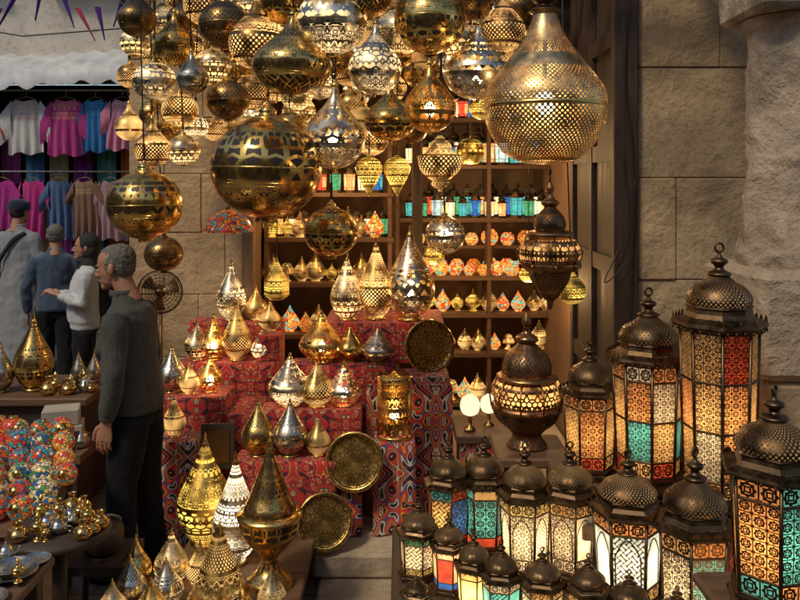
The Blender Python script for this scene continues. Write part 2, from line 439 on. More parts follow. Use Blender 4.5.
globe(-.60,3.6,2.154,.2475,'gold_big')
onion(-.297,3.6,2.29,.14,'silver_open')
globe(-.345,4.0,1.84,.135,G)
globe(-1.30,4.4,1.693,.105,'dark_scroll','plain_dark')
onion(-1.36,4.4,2.27,.10,'dark_lit')
globe(-1.19,4.4,2.265,.09,'silver_leaf')
globe(-1.35,4.4,2.64,.12,'silver_scroll')
globe(-1.265,4.6,2.50,.105,'gold_leaf_lit')
onion(-1.24,4.4,2.84,.11,'gold_arab')
onion(-1.09,4.2,2.635,.085,'silver_engr')
globe(-.875,4.0,2.875,.13,'dark_scroll')
globe(-1.03,4.4,2.73,.10,'silver_leaf')
onion(-.65,3.6,2.72,.12,'dark_lit')
globe(-.946,4.4,2.54,.12,'dark_scroll')
onion(-.432,3.2,2.56,.16,'gold_arab',hs=.75)
globe(-.272,3.2,2.732,.14,'silver_scroll')
globe(-.85,4.6,2.606,.104,'dark_lit')
onion(-.1125,3.6,2.604,.12,'silver_scroll')
onion(-.05,4.0,2.4,.13,G,hs=.8)
onion(.135,3.6,2.43,.117,'gold_open')
globe(.12,3.2,2.74,.144,G)
onion(.312,3.2,2.532,.14,'silver_open',hs=.8)
globe(0,4.0,2.84,.125,'silver_leaf')
globe(.225,4.0,1.825,.10,'silver_open')
onion(.4635,3.6,2.775,.10,'dark_lit','plain_dark')
onion(.315,3.6,2.92,.11,'dark_scroll','plain_dark')
globe(-.5175,3.6,2.9,.11,G); globe(-.128,3.2,2.84,.10,'gold_arab'); globe(-1.07,4.4,3.06,.12,'dark_lit')
globe(.33,4.4,2.87,.11,'silver_leaf'); globe(-.85,4.4,3.08,.11,'gold_leaf_lit'); onion(.68,4.7,2.75,.11,'dark_lit')
for (x,y,z,r,m_) in [(-1.0,4.9,2.42,.085,'dots_lit'),(-.3,4.9,2.55,.10,'gold_leaf_lit'),(-.62,4.8,2.62,.1,'silver_leaf'),(-1.2,4.9,2.78,.1,'dark_lit'),
    (-.12,5.0,2.75,.1,'dark_lit'),(.2,4.9,2.6,.09,'gold_leaf_lit'),(-.55,4.9,2.9,.11,'gold_arab'),(-1.42,4.8,3.05,.1,'silver_leaf'),
    (.5,4.9,2.55,.08,'yellow_lit'),(-.2,4.6,2.98,.12,'dots_lit'),(.62,4.2,3.0,.12,'dark_scroll'),(-.76,4.1,3.0,.1,'silver_leaf'),
    (-.35,4.4,2.78,.1,'gold_arab'),(.12,4.5,3.0,.11,'gold_leaf_lit'),(-1.38,4.2,2.95,.1,'dark_scroll')]:
    (globe if R_.random()<.55 else onion)(x,y,z,r,m_)
tries=0; cnt=0
while cnt<50 and tries<6000:
    tries+=1; y=R_.uniform(4.6,5.3); x=R_.uniform(-1.65,.85); z=R_.uniform(2.36,3.25); r=R_.uniform(.075,.115)
    if z<2.6 and x>.1: continue
    if any((x-a)**2+(y-b_)**2+(z-c_)**2<(r+q+.03)**2 or math.hypot(x/y-a/b_,(z-2.1)/y-(c_-2.1)/b_)<.5*(r/y+q/b_) for a,b_,c_,q in placed): continue
    (globe if R_.random()<.6 else onion)(x,y,z,r,R_.choice(['dark_lit','gold_leaf_lit','silver_leaf','silver_scroll','dots_lit','gold_scroll','dark_scroll','gold_arab','dark_lit','silver_engr'])); cnt+=1
# big open-work onion lamp with real bulb
b=MB()
big=crp([(.42,-.9),(.5,-.93),(.72,-.78),(.95,-.38),(1,-.02),(.93,.28),(.64,.66),(.4,.98),(.26,1.25),(.19,1.5)],5)
RB=.213
b.lathe(big,'dots_open',R=RB,seg=64)
b.lathe([(.02,-1.02),(.3,-1.0),(.42,-.96),(.45,-.9)],'dots_open',R=RB,seg=48)
b.lathe([(.44,-.93),(.47,-.95),(.5,-.92),(.48,-.88)],'plain_gold',R=RB,seg=48)
b.lathe([(.985,-.1),(1.01,-.08),(1.01,-.04),(.985,-.02)],'plain_gold',R=RB,seg=64)
b.lathe(crp([(.2,1.46),(.27,1.5),(.2,1.55),(.13,1.6),(.22,1.7),(.14,1.82),(.08,1.95),(.03,2.1)],3),'plain_dark',R=RB,seg=32)
b.ell((0,0,.0),(.034,.034,.042),'bulb')
b.tube([(0,0,.03),(0,0,1.5*RB)],.008,'plain_dark',8)
cable(b,2.0*RB,CEIL-2.3625)
o=b.obj('large_pierced_onion_lamp',(.5075,2.8,2.37)); plight(o,(0,-.0,-.06),2.6,r=.03)
# bowl lamp
b=MB()
b.lathe(crp([(.05,-1.5),(.12,-1.3),(.25,-1.25),(.4,-1.1),(.35,-.95),(.5,-.85),(.9,-.45),(1,0),(1.02,.2),(.7,.3),(.55,.45),(.5,.7),(.3,.9),(.1,1.1)],3),'gold_leaf_lit',R=.11)
cable(b,.12,CEIL-2.2); b.obj('hanging_bowl_lamp',(.2,4.0,2.2))
for x in (-.186,-.018):
    b=MB(); b.lathe(crp([(.02,-1.9),(.2,-1.55),(.6,-.8),(.95,-.1),(1,.4),(.75,.85),(.3,1.05),(.15,1.2)],4),'yellow_lit',R=.08,seg=32)
    cable(b,.09,CEIL-2.15); b.obj('hanging_teardrop_lamp',(x,4.8,2.15))
# ornate hanging lantern
b=MB(); Rr=.116; Hh=.255
b.lathe(crp([(.03,-1),(.1,-.93),(.12,-.86),(.3,-.78),(.62,-.55),(.72,-.4)],4),'copper_scroll',R=Rr,H=Hh,flute=(12,.08),rm=Rr)
b.lathe([(.72,-.4),(.98,-.34),(1.02,-.3),(1.0,-.26)],'copper',R=Rr,H=Hh)
b.lathe(crp([(.98,-.26),(1.04,-.1),(.92,.08),(.7,.12)],4),'copper_lit',R=Rr,H=Hh,rm=Rr)
b.lathe(crp([(.7,.12),(.8,.16),(.78,.22),(.5,.26)],3),'copper',R=Rr,H=Hh)
b.lathe(crp([(.5,.26),(.55,.34),(.45,.48),(.25,.58),(.2,.62)],4),'copper_scroll',R=Rr,H=Hh,rm=Rr*.7)
b.lathe(crp([(.2,.62),(.3,.66),(.3,.7),(.14,.76),(.1,.85),(.16,.9),(.05,1.0)],3),'copper',R=Rr,H=Hh,seg=24)
for k in range(8):
    t=k*PI/4; b.ell((1.03*Rr*math.cos(t),1.03*Rr*math.sin(t),-.3*Hh),(.008,.008,.014),'copper',8,5)
    b.tube([(1.0*Rr*math.cos(t),1.0*Rr*math.sin(t),-.28*Hh),(1.14*Rr*math.cos(t),1.14*Rr*math.sin(t),-.1*Hh),(.75*Rr*math.cos(t),.75*Rr*math.sin(t),.2*Hh)],.004,'copper',5)
cable(b,Hh,CEIL-1.83); b.obj('ornate_hanging_lantern',(.6,3.2,1.835))
# ornate floor lamp
b=MB(); Rr=.152; Hh=.60
b.lathe(crp([(.55,0),(.6,.01),(.5,.04),(.42,.08),(.5,.12),(.85,.2),(.98,.27)],4),'copper_scroll',R=Rr,H=Hh,flute=(12,.06),rm=Rr)
b.lathe([(.98,.27),(1.04,.28),(1.04,.31),(.95,.32)],'copper',R=Rr,H=Hh)
b.lathe(crp([(.93,.32),(1.0,.38),(.96,.47),(.8,.5)],4),'copper_lit',R=Rr,H=Hh,rm=Rr)
b.lathe([(.8,.5),(.9,.505),(.9,.525),(.72,.54)],'copper',R=Rr,H=Hh)
b.lathe(crp([(.7,.54),(.72,.6),(.6,.68),(.36,.74),(.25,.77)],4),'copper_scroll',R=Rr,H=Hh,flute=(10,.05),rm=Rr)
b.lathe(crp([(.25,.77),(.34,.79),(.3,.82),(.12,.85),(.1,.9),(.15,.92),(.04,1.0)],3),'copper',R=Rr,H=Hh,seg=24)
for k in range(10):
    t=k*PI/5; b.tube([(1.04*Rr*math.cos(t),1.04*Rr*math.sin(t),.3*Hh),(1.1*Rr*math.cos(t),1.1*Rr*math.sin(t),.4*Hh),(.9*Rr*math.cos(t),.9*Rr*math.sin(t),.515*Hh)],.004,'copper',5)
b.obj('ornate_bronze_table_lamp',(.57,3.6,.905))
b=MB(); b.lathe(crp([(1,-.2),(.98,-.05),(.75,.35),(.3,.62),(.1,.7)],4),'mosaic',R=.15,seg=32,flute=(12,.04))
b.lathe([(.1,.68),(.12,.75),(.02,.85)],'plain_dark',R=.15,seg=16); cable(b,.12,CEIL-1.85); b.obj('hanging_stained_glass_shade',(-1.03,4.8,1.82))

# ------------------------------------------------------------------ standing lamps
TEAR=crp([(.42,0),(.5,.015),(.4,.04),(.72,.12),(1,.31),(.9,.47),(.58,.64),(.3,.79),(.11,.92),(.02,1)],4)
def tear(x,y,z,H,R,mat,name='brass_teardrop_lamp',cap='plain_gold'):
    b=MB(); b.lathe(TEAR,mat,R=R,H=H,seg=40)
    b.lathe([(.45,0),(.52,.0),(.53,.02),(.45,.03)],cap,R=R,H=H,seg=32)
    b.lathe([(.13,.9),(.16,.915),(.1,.94),(.05,.98),(.07,.995),(.002,1.04)],cap,R=R,H=H,seg=16)
    if mat.endswith('open'): b.ell((0,0,.3*H),(.022,.022,.03),'bulb',12,7)
    return b.obj(name,(x,y,z),(0,0,R_.random()*6))
tl=[(.06,4.8,1.262,.55,.15,'silver_open'),(-.144,4.82,1.262,.48,.108,'gold_leaf_lit'),(-.318,4.8,1.262,.39,.102,'silver_leaf'),
(-.4485,4.58,1.062,.28,.13,'gold_open'),(-.2875,4.6,1.062,.2,.085,'gold_arab'),(-.1265,4.56,1.062,.2,.10,'silver_engr'),
(-.605,4.4,.862,.28,.12,'silver_scroll'),(-.455,4.38,.862,.25,.095,'gold_leaf_lit'),(-.31,4.4,.862,.23,.10,'silver_open'),
(-.745,4.2,.657,.29,.09,'gold_arab'),(-.5775,4.2,.657,.29,.095,'silver_engr'),(-.43,4.2,.657,.2,.065,'dots_lit'),
(-1.06,5.2,.932,.37,.095,'gold_leaf_lit'),(-1.21,5.2,.932,.3,.085,'gold_open'),(-1.32,5.2,.932,.25,.085,'silver_leaf'),
(-1.144,5.42,1.152,.4,.1,'silver_scroll'),(-.975,5.42,1.152,.22,.08,'gold_leaf_lit'),(-.86,5.3,1.10,.2,.075,'dots_lit'),
(-1.37,4.8,.832,.27,.09,'silver_engr'),(-1.25,4.75,.832,.19,.06,'gold_leaf_lit'),(-1.14,4.8,.832,.22,.078,'gold_open'),
(-1.27,4.5,.657,.23,.065,'gold_leaf_lit'),(-.9,5.2,.932,.2,.07,'silver_scroll'),
(-.95,3.9,.332,.52,.135,'yellow_lit'),(-.76,3.7,.332,.50,.106,'white_lit'),
(-2.29,5.0,.792,.46,.12,'gold_scroll'),(-2.47,4.95,.792,.3,.08,'silver_engr')]
for t in tl: tear(*t)
b=MB()
P=[(.8,0),(.78,.03),(.74,.05),(.45,.1),(.28,.17),(.3,.2),(.5,.25),(.85,.33),(1,.4),(1.03,.47)]
b.lathe(crp(P,4),'gold_scroll',R=.13,H=.63); b.lathe([(1.03,.47),(1.1,.475),(1.1,.495),(.9,.51)],'plain_gold',R=.13,H=.63)
b.lathe(crp([(.9,.51),(.86,.55),(.66,.63),(.42,.76),(.2,.88),(.14,.92)],4),'gold_scroll',R=.13,H=.63)
b.lathe([(.14,.92),(.2,.93),(.1,.95),(.12,.97),(.002,1.02)],'plain_gold',R=.13,H=.63,seg=16)
b.obj('brass_incense_burner_lamp',(-.57,3.5,.332))
def conel(x,y,z,H,R,mat):
    b=MB(); b.lathe(crp([(1,0),(1.02,.03),(.98,.1),(.85,.2),(.75,.27)],3),mat,R=R,H=H)
    b.lathe([(.75,.27),(.82,.28),(.8,.31),(.7,.32)],'plain_gold',R=R,H=H)
    b.lathe(crp([(.7,.32),(.62,.45),(.4,.66),(.2,.83),(.12,.9)],4),mat,R=R,H=H)
    b.lathe([(.12,.88),(.18,.9),(.1,.93),(.12,.96),(.002,1.02)],'plain_gold',R=R,H=H,seg=16)
    b.obj('conical_brass_lamp',(x,y,z),(0,0,R_.random()*6))
conel(-.72,3.18,.332,.40,.15,'gold_leaf_lit')
for x,y,h,r,m_ in [(-1.15,3.48,.22,.07,'gold_scroll'),(-1.0,3.5,.24,.075,'silver_leaf'),(-.87,3.48,.2,.06,'gold_leaf_lit'),
  (-1.12,3.32,.21,.07,'silver_engr'),(-.97,3.32,.2,.07,'silver_scroll'),(-1.13,3.14,.2,.07,'silver_leaf'),(-.98,3.15,.2,.07,'gold_leaf_lit'),
  (-1.08,2.97,.2,.07,'silver_scroll'),(-.92,3.0,.19,.065,'gold_scroll'),(-.77,2.92,.17,.06,'silver_engr'),(-.95,2.82,.17,.06,'dots_lit'),(-.6,3.0,.22,.07,'dots_lit'),(-.52,3.25,.2,.06,'silver_leaf'),(-.48,2.95,.2,.055,'silver_engr')]:
    tear(x,y,.332,h,r,m_,'small_brass_table_lamp')

# ------------------------------------------------------------------ glass lanterns
def lantern(x,y,z,R,H,n=6,rows=(('g_amber',),),lit=.8,rz=.3,body=.46,name='coloured_glass_lantern',dome='dome_pierced',metal='plain_dark',nc=3,taper=.86,arch=False,lc=(1,.75,.45)):
    b=MB(); zb=.075*H; zt=zb+body*H; ph=PI/n
    def L(p,m_,fl=True,seg=n,**k): b.lathe(p,m_,seg=seg,sm=not fl,phase=ph if seg==n else 0,**k)
    L([(R*.2,.0),(R*1.04,.0),(R*1.04,.02*H),(R*.95,.028*H),(R*.9,.05*H),(R*.98,.055*H),(R*.98,.068*H),(R*.86,zb)],metal)
    for i in range(n):
        t=2*PI*i/n+ph; b.ell((R*.98*math.cos(t),R*.98*math.sin(t),-.0*H+.004),(R*.09,R*.09,.012*H+.004),metal,8,5)
    r0,r1=R*taper,R*.97
    def ring(f): return r0+(r1-r0)*f
    def pt(i,f,rs=1): 
        t=2*PI*i/n+ph; r=ring(f)*rs; return Vector((r*math.cos(t),r*math.sin(t),zb+(zt-zb)*f))
    hts=[0]; tot=sum(rw[0] for rw in rows); a=0
    for rw in rows: a+=rw[0]/tot; hts.append(a)
    for i in range(n):
        b.tube([pt(i,0),pt(i,1)],R*.045,metal,6)
        for k,f in enumerate(hts):
            b.tube([pt(i,f),pt(i+1,f)],R*.035,metal,6,False)
        for k,rw in enumerate(rows):
            m_=rw[1][i%len(rw[1])]
            f0,f1=hts[k],hts[k+1]
            A,B,C,D=pt(i,f0,.985),pt(i+1,f0,.985),pt(i+1,f1,.985),pt(i,f1,.985)
            w=(B-A).length; hh=(D-A).length; nv=max(1,round(nc*hh/w)); ncc=nc
            if rw[0]<.25*tot: ncc=max(1,round(w/hh)); nv=1
            ids=[b.av(q) for q in (A,B,C,D)]
            b.face(ids,m_,[(0,0),(ncc,0),(ncc,nv),(0,nv)])
            if arch and rw[0]>.4*tot:
                up=(D-A); pts=[]
                for q in range(9):
                    s_=q/8; xx=abs(2*s_-1); hz=.62+.3*(1-xx**1.8)
                    pts.append(A.lerp(B,.1+.8*s_)+up*hz)
                pts=[A.lerp(B,.1)+up*.02]+pts+[A.lerp(B,.9)+up*.02]
                b.tube(pts,R*.022,metal,5)
    L([(R*.97,zt),(R*1.15,zt+.012*H),(R*1.2,zt+.022*H),(R*1.18,zt+.035*H),(R*1.0,zt+.045*H),(R*.92,zt+.05*H)],metal)
    for i in range(n):
        for q in range(4):
            f=(q+.5)/4; A=Vector((R*1.18*math.cos(2*PI*i/n+ph),R*1.18*math.sin(2*PI*i/n+ph),0)); B=Vector((R*1.18*math.cos(2*PI*(i+1)/n+ph),R*1.18*math.sin(2*PI*(i+1)/n+ph),0))
            p=A.lerp(B,f); w=(B-A)/10; z0=zt+.03*H
            i0=[b.av(p-w+Vector((0,0,z0))),b.av(p+w+Vector((0,0,z0))),b.av(p+w*.9+Vector((0,0,z0+.016*H))),b.av(p+Vector((0,0,z0+.03*H))),b.av(p-w*.9+Vector((0,0,z0+.016*H)))]
            b.face(i0,metal); 
            b.ell((p.x*1.0,p.y*1.0,zt+.008*H),(R*.035,R*.035,R*.05),metal,6,4)
    z1=zt+.05*H; hr=H-z1
    L([(R*.9,z1),(R*.82,z1+.06*hr),(R*.8,z1+.12*hr),(R*.86,z1+.14*hr),(R*.8,z1+.17*hr)],metal)
    b.lathe(crp([(R*.78,z1+.17*hr),(R*.8,z1+.25*hr),(R*.66,z1+.38*hr),(R*.4,z1+.47*hr),(R*.24,z1+.54*hr)],4),dome,seg=36,flute=(n*2,.09),rm=R)
    b.lathe(crp([(R*.22,z1+.53*hr),(R*.3,z1+.56*hr),(R*.28,z1+.59*hr),(R*.14,z1+.63*hr),(R*.12,z1+.68*hr),(R*.22,z1+.73*hr),(R*.2,z1+.77*hr),(R*.07,z1+.81*hr),(R*.05,z1+.88*hr)],3),metal,seg=20)
    rr=.06*hr; zc=z1+.93*hr
    b.tube([(rr*math.cos(t*PI/6),0,zc+rr*math.sin(t*PI/6)) for t in range(13)],R*.035,metal,6,False)
    o=b.obj(name,(x,y,z),(0,0,rz))
    if lit>0: plight(o,(0,0,zb+.45*(zt-zb)),lit,lc,.02)
    return o
def rows1(a,bm,c): return ((.17,a),(.66,bm),(.17,c))
lantern(.18,3.0,.72,.085,.41,6,rows1(('g_red','g_blue'),('a_amber','g_blue','g_red'),('g_red','g_teal')),.35,.1,.5,nc=2)
lantern(.315,3.0,.72,.09,.42,6,rows1(('p_red','p_red'),('g_teal','g_teal'),('p_teal','p_amber')),.45,.5,.5,nc=2)
lantern(.437,2.8,.725,.09,.46,6,rows1(('g_clear',),('a_clear','g_clear'),('g_yellow',)),1.0,.25,.5,arch=True)
lantern(.595,2.8,.725,.095,.46,6,rows1(('g_clear',),('p_clear','g_clear'),('g_amber',)),.65,.0,.5,arch=True)
lantern(.74,2.6,.725,.112,.50,6,rows1(('g_amber',),('p_ice','a_ice'),('g_orange',)),1.0,.28,.52,arch=True)
lantern(.76,3.2,.925,.105,.54,6,rows1(('g_amber','g_red'),('g_amber','g_orange'),('g_orange',)),.7,.4,.52)
lantern(.95,3.06,.94,.135,.75,8,((.14,('g_amber','g_red')),(.36,('g_teal','g_amber','g_teal','g_amber')),(.36,('g_amber','g_orange','g_clear')),(.14,('g_clear','g_orange'))),1.4,.2,.55)
lantern(1.125,2.82,.94,.135,.94,8,((.1,('g_orange','g_amber')),(.3,('g_amber','g_clear','g_orange')),(.3,('g_amber','g_orange')),(.3,('g_amber','g_amber','g_red'))),1.4,.1,.6,name='tall_glass_lantern')
lantern(.885,2.4,.72,.11,.58,6,rows1(('g_orange','g_amber'),('g_teal','g_amber','g_clear'),('g_amber','g_orange')),.9,.6,.5)
lantern(.945,2.02,1.03,.115,.555,6,rows1(('g_teal','g_orange'),('g_teal','g_amber','g_orange'),('g_orange','g_teal')),.9,.75,.52)
lantern(.065,2.8,.72,.072,.27,6,rows1(('g_yellow',),('g_clear','a_clear'),('g_green',)),.3,.2,.46,nc=2)
lantern(.165,2.7,.72,.06,.26,6,rows1(('s_blue',),('s_amber','s_red'),('s_amber',)),0,.2,.46,nc=2)
lantern(.235,2.55,.72,.058,.27,6,rows1(('p_yellow',),('p_yellow','p_yellow'),('p_amber',)),.6,.1,.46)
lantern(.31,2.45,.72,.06,.28,6,rows1(('g_teal',),('p_teal','a_teal'),('g_clear',)),.4,.3,.5,nc=2)
lantern(.43,2.42,.72,.065,.27,6,rows1(('g_clear',),('a_clear','g_ice'),('g_amber',)),.4,.3,.5,nc=2)
lantern(.56,2.38,.72,.062,.27,6,rows1(('g_amber',),('g_ice','a_ice'),('g_amber',)),.4,.5,.5,nc=2)
lantern(.665,2.32,.72,.065,.25,6,rows1(('s_teal',),('s_teal','s_amber'),('s_teal',)),0,.0,.5)
lantern(.78,2.25,.72,.065,.24,6,rows1(('s_amber',),('s_amber','s_clear'),('s_orange',)),0,.2,.5)
lantern(.05,2.45,.72,.045,.18,6,rows1(('s_clear',),('s_clear','s_ice'),('s_amber',)),0,.3,.5)
lantern(.14,2.3,.72,.05,.19,6,rows1(('s_amber',),('s_teal','s_amber'),('s_red',)),0,.4,.5)

# display benches (right)
b=MB(); b.box(-.03,1.02,2.15,3.2,.66,.718,'wood',.006)
for xx in (.02,.95):
    for yy in (2.2,3.12): b.box(xx-.03,xx+.03,yy-.03,yy+.03,.0,.655,'wood')
b.box(-.0,.98,3.12,3.15,.1,.6,'wood')
b.obj('lantern_display_table')
b=MB(); b.box(.62,1.36,2.72,3.36,.87,.923,'wood2',.006); b.box(.64,1.34,2.76,3.34,.72,.868,'cloth_red'); b.box(1.04,1.34,2.76,3.34,0.05,.718,'wood2'); b.obj('raised_display_shelf')
b=MB(); b.box(.80,1.15,1.88,2.2,.995,1.028,'wood2',.01); b.box(.84,1.1,1.92,2.18,.72,.993,'s_amber'); b.obj('amber_glass_plinth')
b=MB(); b.box(.42,.74,3.43,3.77,.86,.903,'wood2',.008)
for sx in (.46,.7):
    for sy in (3.47,3.73): b.tube([(sx,sy,.245),(sx,sy,.86)],.018,'wood2',8)
b.obj('lamp_side_table')

# ------------------------------------------------------------------ cloth boxes
def clothbox(b,x0,x1,y0,y1,z0,z1,mat):
    per=[]
    for (ax,ay,bx,by,nx,ny) in ((x0,y0,x1,y0,0,-1),(x1,y0,x1,y1,1,0),(x1,y1,x0,y1,0,1),(x0,y1,x0,y0,-1,0)):
        n=max(3,int(math.hypot(bx-ax,by-ay)/.03))
        for i in range(n):
            f=i/n; per.append((ax+(bx-ax)*f,ay+(by-ay)*f,nx*(0<i),ny*(0<i)))
    rows=[]; L=[0]
    for a,c in zip(per,per[1:]): L.append(L[-1]+math.hypot(c[0]-a[0],c[1]-a[1]))
    L.append(L[-1]+.03)
    FS=(0,.3,.6,.85,.97,1.0)
    cx,cy=(x0+x1)/2,(y0+y1)/2
    for j,f in enumerate(FS):
        z=z0+(z1-z0)*f; row=[]
        for k,(px,py,nx,ny) in enumerate(per):
            a=.008*(1-f)*(math.sin(k*1.5)+.7*math.sin(k*.7+2)) if f<.97 else 0
            ins=0 if f<1 else .007
            row.append((px+nx*a-(ins if px>cx else -ins),py+ny*a-(ins if py>cy else -ins),z+(0.004*math.sin(k*.9) if j==0 else 0)))
        rows.append(row)
    hs=[z0+(z1-z0)*f for f in FS]
    ids=b.grid(rows,mat,True,True,lambda i,j:(L[i],hs[j]))
    b.face(ids[-1],mat,[(p[0],p[1]) for p in rows[-1]])
b=MB()
clothbox(b,-.45,.26,4.70,5.2,1.02,1.26,'cloth_red'); clothbox(b,-.62,-.03,4.495,4.68,.3,1.06,'cloth_red')
clothbox(b,-.01,.28,4.46,4.68,.25,1.0,'cloth_multi'); clothbox(b,-.76,-.21,4.31,4.475,.26,.86,'cloth_red')
clothbox(b,-.185,.29,4.41,4.44,.252,.97,'cloth_multi')
clothbox(b,-.86,-.33,4.1,4.29,.255,.655,'cloth_red'); clothbox(b,-.31,-.20,4.14,4.29,.255,.5,'cloth_multi')
b.obj('stepped_display_with_tent_cloth')
b=MB(); clothbox(b,-1.42,-.8,5.1,5.33,.05,.93,'cloth_red'); clothbox(b,-1.42,-.8,5.35,5.55,.05,1.15,'cloth_red')
clothbox(b,-.92,-.78,5.15,5.33,.935,1.1,'cloth_red')
clothbox(b,-1.5,-1.02,4.67,4.95,.05,.83,'cloth_red'); clothbox(b,-1.36,-1.1,4.4,4.64,.05,.655,'cloth_multi'); clothbox(b,-1.0,-.82,4.6,5.0,.05,.75,'cloth_red')
b.obj('red_cloth_display_boxes')
b=MB(); b.box(-.09,.09,-.01,.01,0,.24,'wood'); b.box(-.065,.065,-.016,-.011,.03,.21,'plain_dark'); b.obj('framed_brass_panel',(-1.0,4.38,.52),(-.12,0,.1))
b=MB(); b.box(-1.2,-.42,2.7,3.6,.29,.33,'wood2',.006); b.box(-1.04,-.42,3.605,4.05,.29,.33,'wood2',.006)
for xx in (-1.12,-.5):
    for yy in (2.78,3.5): b.box(xx-.03,xx+.03,yy-.03,yy+.03,.04,.288,'wood')
b.box(-.98,-.48,3.7,3.98,.09,.288,'wood'); b.obj('low_display_platform')
def tray(x,y,z,R,rx,rz,nm='engraved_brass_tray'):
    b=MB(); b.lathe(crp([(.02,.0),(.5,.0),(.82,.0),(.86,.02),(.9,.05),(.98,.06),(1.0,.05),(1.0,.03),(.9,-.01),(.84,-.03),(.02,-.03)],2),'tray',R=R,seg=48)
    b.lathe([(.98,.045),(1.01,.06),(1.03,.045),(1.0,.02)],'plain_gold',R=R,seg=48)
    o=b.obj(nm,(x,y,z)); o.rotation_euler=(rx,0,rz)
tray(-.235,4.10,.655,.145,math.radians(74),-.1)
tray(-.375,3.98,.40,.135,math.radians(70),.15)
tray(.17,4.62,1.14,.15,math.radians(80),.35)
b=MB(); b.lathe([(.95,0),(1,.02),(1,.98),(.95,1)],'gold_open',R=.09,H=.33,rm=.13); b.lathe([(1,.0),(1.05,.01),(1.05,.05),(1,.06)],'plain_gold',R=.09,H=.33);b.lathe([(1,.94),(1.05,.95),(1.05,.99),(.3,1.0),(.1,1.05)],'plain_gold',R=.09,H=.33)
b.ell((0,0,.12),(.022,.022,.03),'bulb',12,7); b.tube([(0,0,0),(0,0,.1)],.01,'plain_dark',8)
b.obj('pierced_cylinder_lamp',(-.03,4.25,.735))
b=MB(); clothbox(b,-.14,.08,4.15,4.36,.255,.733,'cloth_multi'); b.obj('cloth_covered_stool')
for x,y,z,r in ((.385,4.4,.86,.055),(.5,4.5,.84,.05)):
    b=MB(); b.lathe(crp([(.3,-1),(.8,-.7),(1,0),(.8,.7),(.35,1.0),(.3,1.1)],4),'bulb_soft',R=r,seg=24); b.lathe([(.6,-2.4),(.6,-2.25),(.2,-2.0),(.2,-1.2),(.35,-.95)],'plain_gold',R=r,seg=20); b.obj('glass_globe_lamp',(x,y,z))
b=MB(); b.box(.3,.62,4.3,4.7,.68,.72,'wood2',.006); b.box(.33,.59,4.33,4.67,.25,.678,'cloth_multi'); b.obj('shop_counter_box')

# ------------------------------------------------------------------ architecture
def stonewall(b,x0,x1,z0,z1,yf,th,ch=.525,bw=.62,mat='stone',axis='x'):
    z=z0; k=0
    while z<z1-.01:
        h=min(ch*(.94+.12*R_.random()),z1-z)
        x=x0-(bw*.5*(k%2)); 
        while x<x1-.01:
            w=bw*(.8+.4*R_.random()); a=max(x,x0); c=min(x+w,x1)
            if x1-c<.12: c=x1
            if c-a>.03:
                j=R_.random()*.016
                if axis=='x': b.box(a+.001,c-.001,yf+j,yf+th,z+.001,z+h-.001,mat,.006)
                else: b.box(yf+j,yf+th,a+.001,c-.001,z+.001,z+h-.001,mat,.006)
            if c==x1: break
            x=x+w
        z+=h; k+=1
e=empty('stone_shop_building')
b=MB(); stonewall(b,1.19,3.6,.0,4.6,4.0,.25); b.box(1.2,3.6,4.03,4.2,0,4.6,'mortar'); b.box(1.2,3.6,4.26,9,0,4.6,'plaster_in'); b.obj('right_pier',parent=e)
b=MB(); stonewall(b,-1.9,-1.08,.0,4.6,5.6,.25,.42,.5); b.box(-1.89,-1.09,5.63,5.8,0,4.6,'mortar')
stonewall(b,5.86,10.5,0,4.6,-1.9,.25,.42,.6,axis='y'); b.box(-1.87,-1.1,5.87,10.4,0,4.6,'mortar'); b.obj('left_pier',parent=e)
b=MB(); b.box(-1.08,1.6,7.2,7.3,0,3.5,'plaster_in'); b.box(-1.2,-1.08,5.85,7.2,0,3.5,'plaster_in'); b.box(-1.08,1.19,5.2,7.2,3.45,3.55,'wood'); b.box(-1.08,1.19,5.35,5.45,2.95,3.45,'wood')
b.box(-1.89,1.19,5.62,5.8,3.56,4.6,'mortar')
b.obj('interior_walls',parent=e)
b=MB(); b.box(1.13,1.186,4.03,5.3,.25,3.4,'wood')
for z in (.4,1.0,1.6,2.2,2.8): b.box(1.11,1.128,4.1,5.2,z,z+.09,'wood')
for y in (4.1,4.62,5.12): b.box(1.105,1.127,y,y+.07,.3,3.3,'wood')
b.box(1.06,1.18,3.96,4.02,.25,3.42,'wood',.006)
b.obj('wooden_door',parent=e)
b=MB(); b.box(.08,.15,5.3,5.4,.2,3.4,'wood_pale',.008); b.box(-1.08,-1.0,5.45,5.55,.2,3.4,'wood_pale',.008)
b.obj('door_posts',parent=e)
b=MB()
for yy in (2.7,3.2,3.6,4.0,4.4,4.8,5.15): b.box(-1.7,1.5,yy-.03,yy+.03,3.4,3.46,'wood')
for xx in (-1.6,-.1,1.3): b.box(xx-.04,xx+.04,2.5,5.6,3.465,3.54,'wood')
b.obj('wooden_canopy_beams')
b=MB()
b.box(-.4,.25,3.74,4.2,.0,.125,'stone_step',.012); b.box(.255,1.1,3.73,4.2,.0,.122,'stone_step',.012)
b.box(-.43,.12,3.95,5.3,.127,.25,'stone_step',.014); b.box(.125,.8,3.955,5.3,.125,.248,'stone_step',.014); b.box(.805,1.12,3.95,5.3,.125,.25,'stone_step',.014)
b.box(-1.07,1.18,5.31,7.2,.0,.24,'stone_step')
b.obj('stone_steps')
b=MB()
cp=crp([(.24,1.75),(.235,1.8),(.215,1.88),(.208,2.1),(.207,2.2),(.206,2.3),(.205,2.4),(.205,2.5),(.2,2.68),(.215,2.72),(.23,2.76)],6)
b.lathe(cp,'stone_l',c=(1.655,3.32,0),seg=72)
